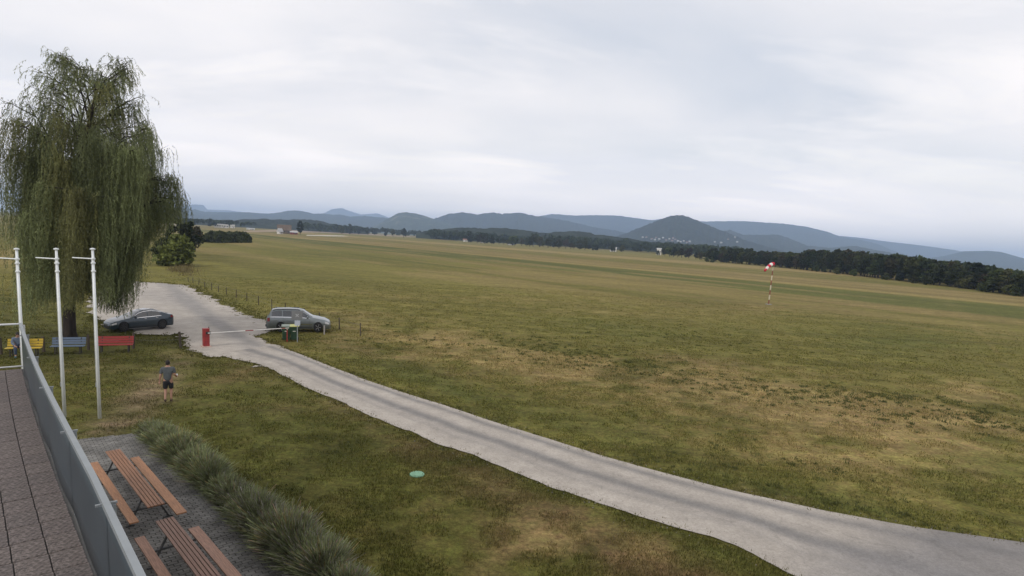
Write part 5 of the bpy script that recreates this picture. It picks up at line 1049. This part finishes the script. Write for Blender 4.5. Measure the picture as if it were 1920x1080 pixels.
# taller fringe along the road and paving edges
EX = []; EY = []
for pts, k in ((ROAD_L, -1), (ROAD_R, 1)):
    rs = resample(pts, .05)
    for q_ in rs:
        if rng.random() < .75: EX.append(q_.x+rng.normal()*.18); EY.append(q_.y+rng.normal()*.18+k*.15)
for q_ in resample(PARK[1:16], .05):
    if rng.random() < .8: EX.append(q_.x+rng.normal()*.6+.5); EY.append(q_.y+rng.normal()*.6+.15)
for q_ in resample(PARK[17:27], .05): EX.append(q_.x+rng.normal()*.25); EY.append(q_.y+rng.normal()*.25-.15)
EX = np.repeat(EX, 5)+rng.normal(size=len(EX)*5)*.05; EY = np.repeat(EY, 5)+rng.normal(size=len(EY)*5)*.05; c = ground_col(EX, EY)*.65+GREEN[None]*.5; c *= (.6+.7*rng.random((len(EX), 1)))
blades(EX, EY, .03, .11, .011, c, 'grass', 'uneven grass fringe along the road and car park edges')
# dark green weed tufts on the dry swath of the airfield
WX = []; WY = []
for cx_, cy_, sx_, sy_, an, n in ((1080, 668, 110, 14, 10, 130), (1500, 735, 150, 10, 5, 90), (1230, 690, 120, 10, 8, 40), (1680, 770, 150, 14, 5, 90), (1650, 745, 60, 6, 5, 40), (1820, 790, 90, 14, 0, 40), (1250, 865, 80, 12, 10, 25), (1500, 880, 120, 20, 10, 40), (800, 640, 120, 12, 5, 40), (1300, 640, 150, 12, 4, 40), (1560, 940, 110, 5, 12, 40)):
    for _ in range(n):
        u, v = rng.normal()*sx_, rng.normal()*sy_; a = R(an); q_ = P(cx_+u*math.cos(a)-v*math.sin(a), cy_+u*math.sin(a)+v*math.cos(a)); s_ = .05+.20*rng.random()**2.5; m = int(14+110*s_)
        WX += list(q_.x+rng.normal(size=m)*s_); WY += list(q_.y+rng.normal(size=m)*s_)
WX = np.array(WX); WY = np.array(WY); ok = ~onroad(WX, WY); WX, WY = WX[ok], WY[ok]; c = np.array([(.100, .108, .038)])*(.6+.8*rng.random((len(WX), 1)))
blades(WX, WY, .03, .12, .011, c, 'weeds', 'scattered dark green weed tufts on the dry airfield', .8)
# loose stones on the car park and along the road edges
SX = []; SY = []
for pts, sp_ in ((ROAD_L, .35), (ROAD_R, .2), (PARK[3:14], .9), (PARK[16:27], .5)):
    for q_ in resample(pts, .04):
        SX.append(q_.x+rng.normal()*sp_); SY.append(q_.y+rng.normal()*sp_)
SX = np.array(SX); SY = np.array(SY); ns = len(SX); s_ = (.008+.022*rng.random(ns)**3)[:, None]; C0 = np.stack([SX, SY, np.full(ns, .02)], 1)
V = np.stack([C0+s_*(np.array(o_)+rng.normal(size=(ns, 3))*.25) for o_ in ((1, 0, -.4), (-.5, .85, -.4), (-.5, -.85, -.4), (0, 0, .8))], 1).reshape(-1, 3); i0 = np.arange(ns)*4
Fq = np.concatenate([np.stack([i0+a_, i0+b__, i0+c__], 1) for a_, b__, c__ in ((0, 1, 3), (1, 2, 3), (2, 0, 3), (0, 2, 1))]); me = npmesh('gravel', V, Fq); me.materials.append(mat('gravel_stone', (.24, .22, .195), .95, var=.4, scale=3)); o = bpy.data.objects.new('gravel', me); COL.objects.link(o); tag(o, 'loose pale gravel along the road and car park edges', 'gravel', None, 'stuff')
# tall dry grass by the fence end
q0 = [P(343+rng.normal()*9, 508+rng.normal()*5) for _ in range(34)]; DX = np.concatenate([q_.x+rng.normal(size=40)*.6 for q_ in q0]); DY = np.concatenate([q_.y+rng.normal(size=40)*.8 for q_ in q0]); c = np.array([(.20, .165, .075)])*(.6+.8*rng.random((len(DX), 1)))
blades(DX, DY, .2, .8, .012, c, 'dry_grass', 'tall dry brown grass at the end of the wire fence', .3)
HAZE_DENSITY = 1.5e-4

# ------------------------------------------------------------------ haze: the air between the camera and the hills
hb = MB(); hb.box((0, 6500, 178), (26000, 14200, 364)); hm = bpy.data.materials.new('air'); hm.use_nodes = True; hn_ = hm.node_tree.nodes
hn_.remove(hn_['Principled BSDF']); pv = hn_.new('ShaderNodeVolumePrincipled'); pv.inputs['Color'].default_value = (.53, .70, 1.0, 1); pv.inputs['Density'].default_value = HAZE_DENSITY; pv.inputs['Anisotropy'].default_value = .1
hm.node_tree.links.new(pv.outputs[0], hn_['Material Output'].inputs['Volume'])
tag(hb.build('haze', hm), 'thin blue haze over the plain', 'haze', None, 'stuff')
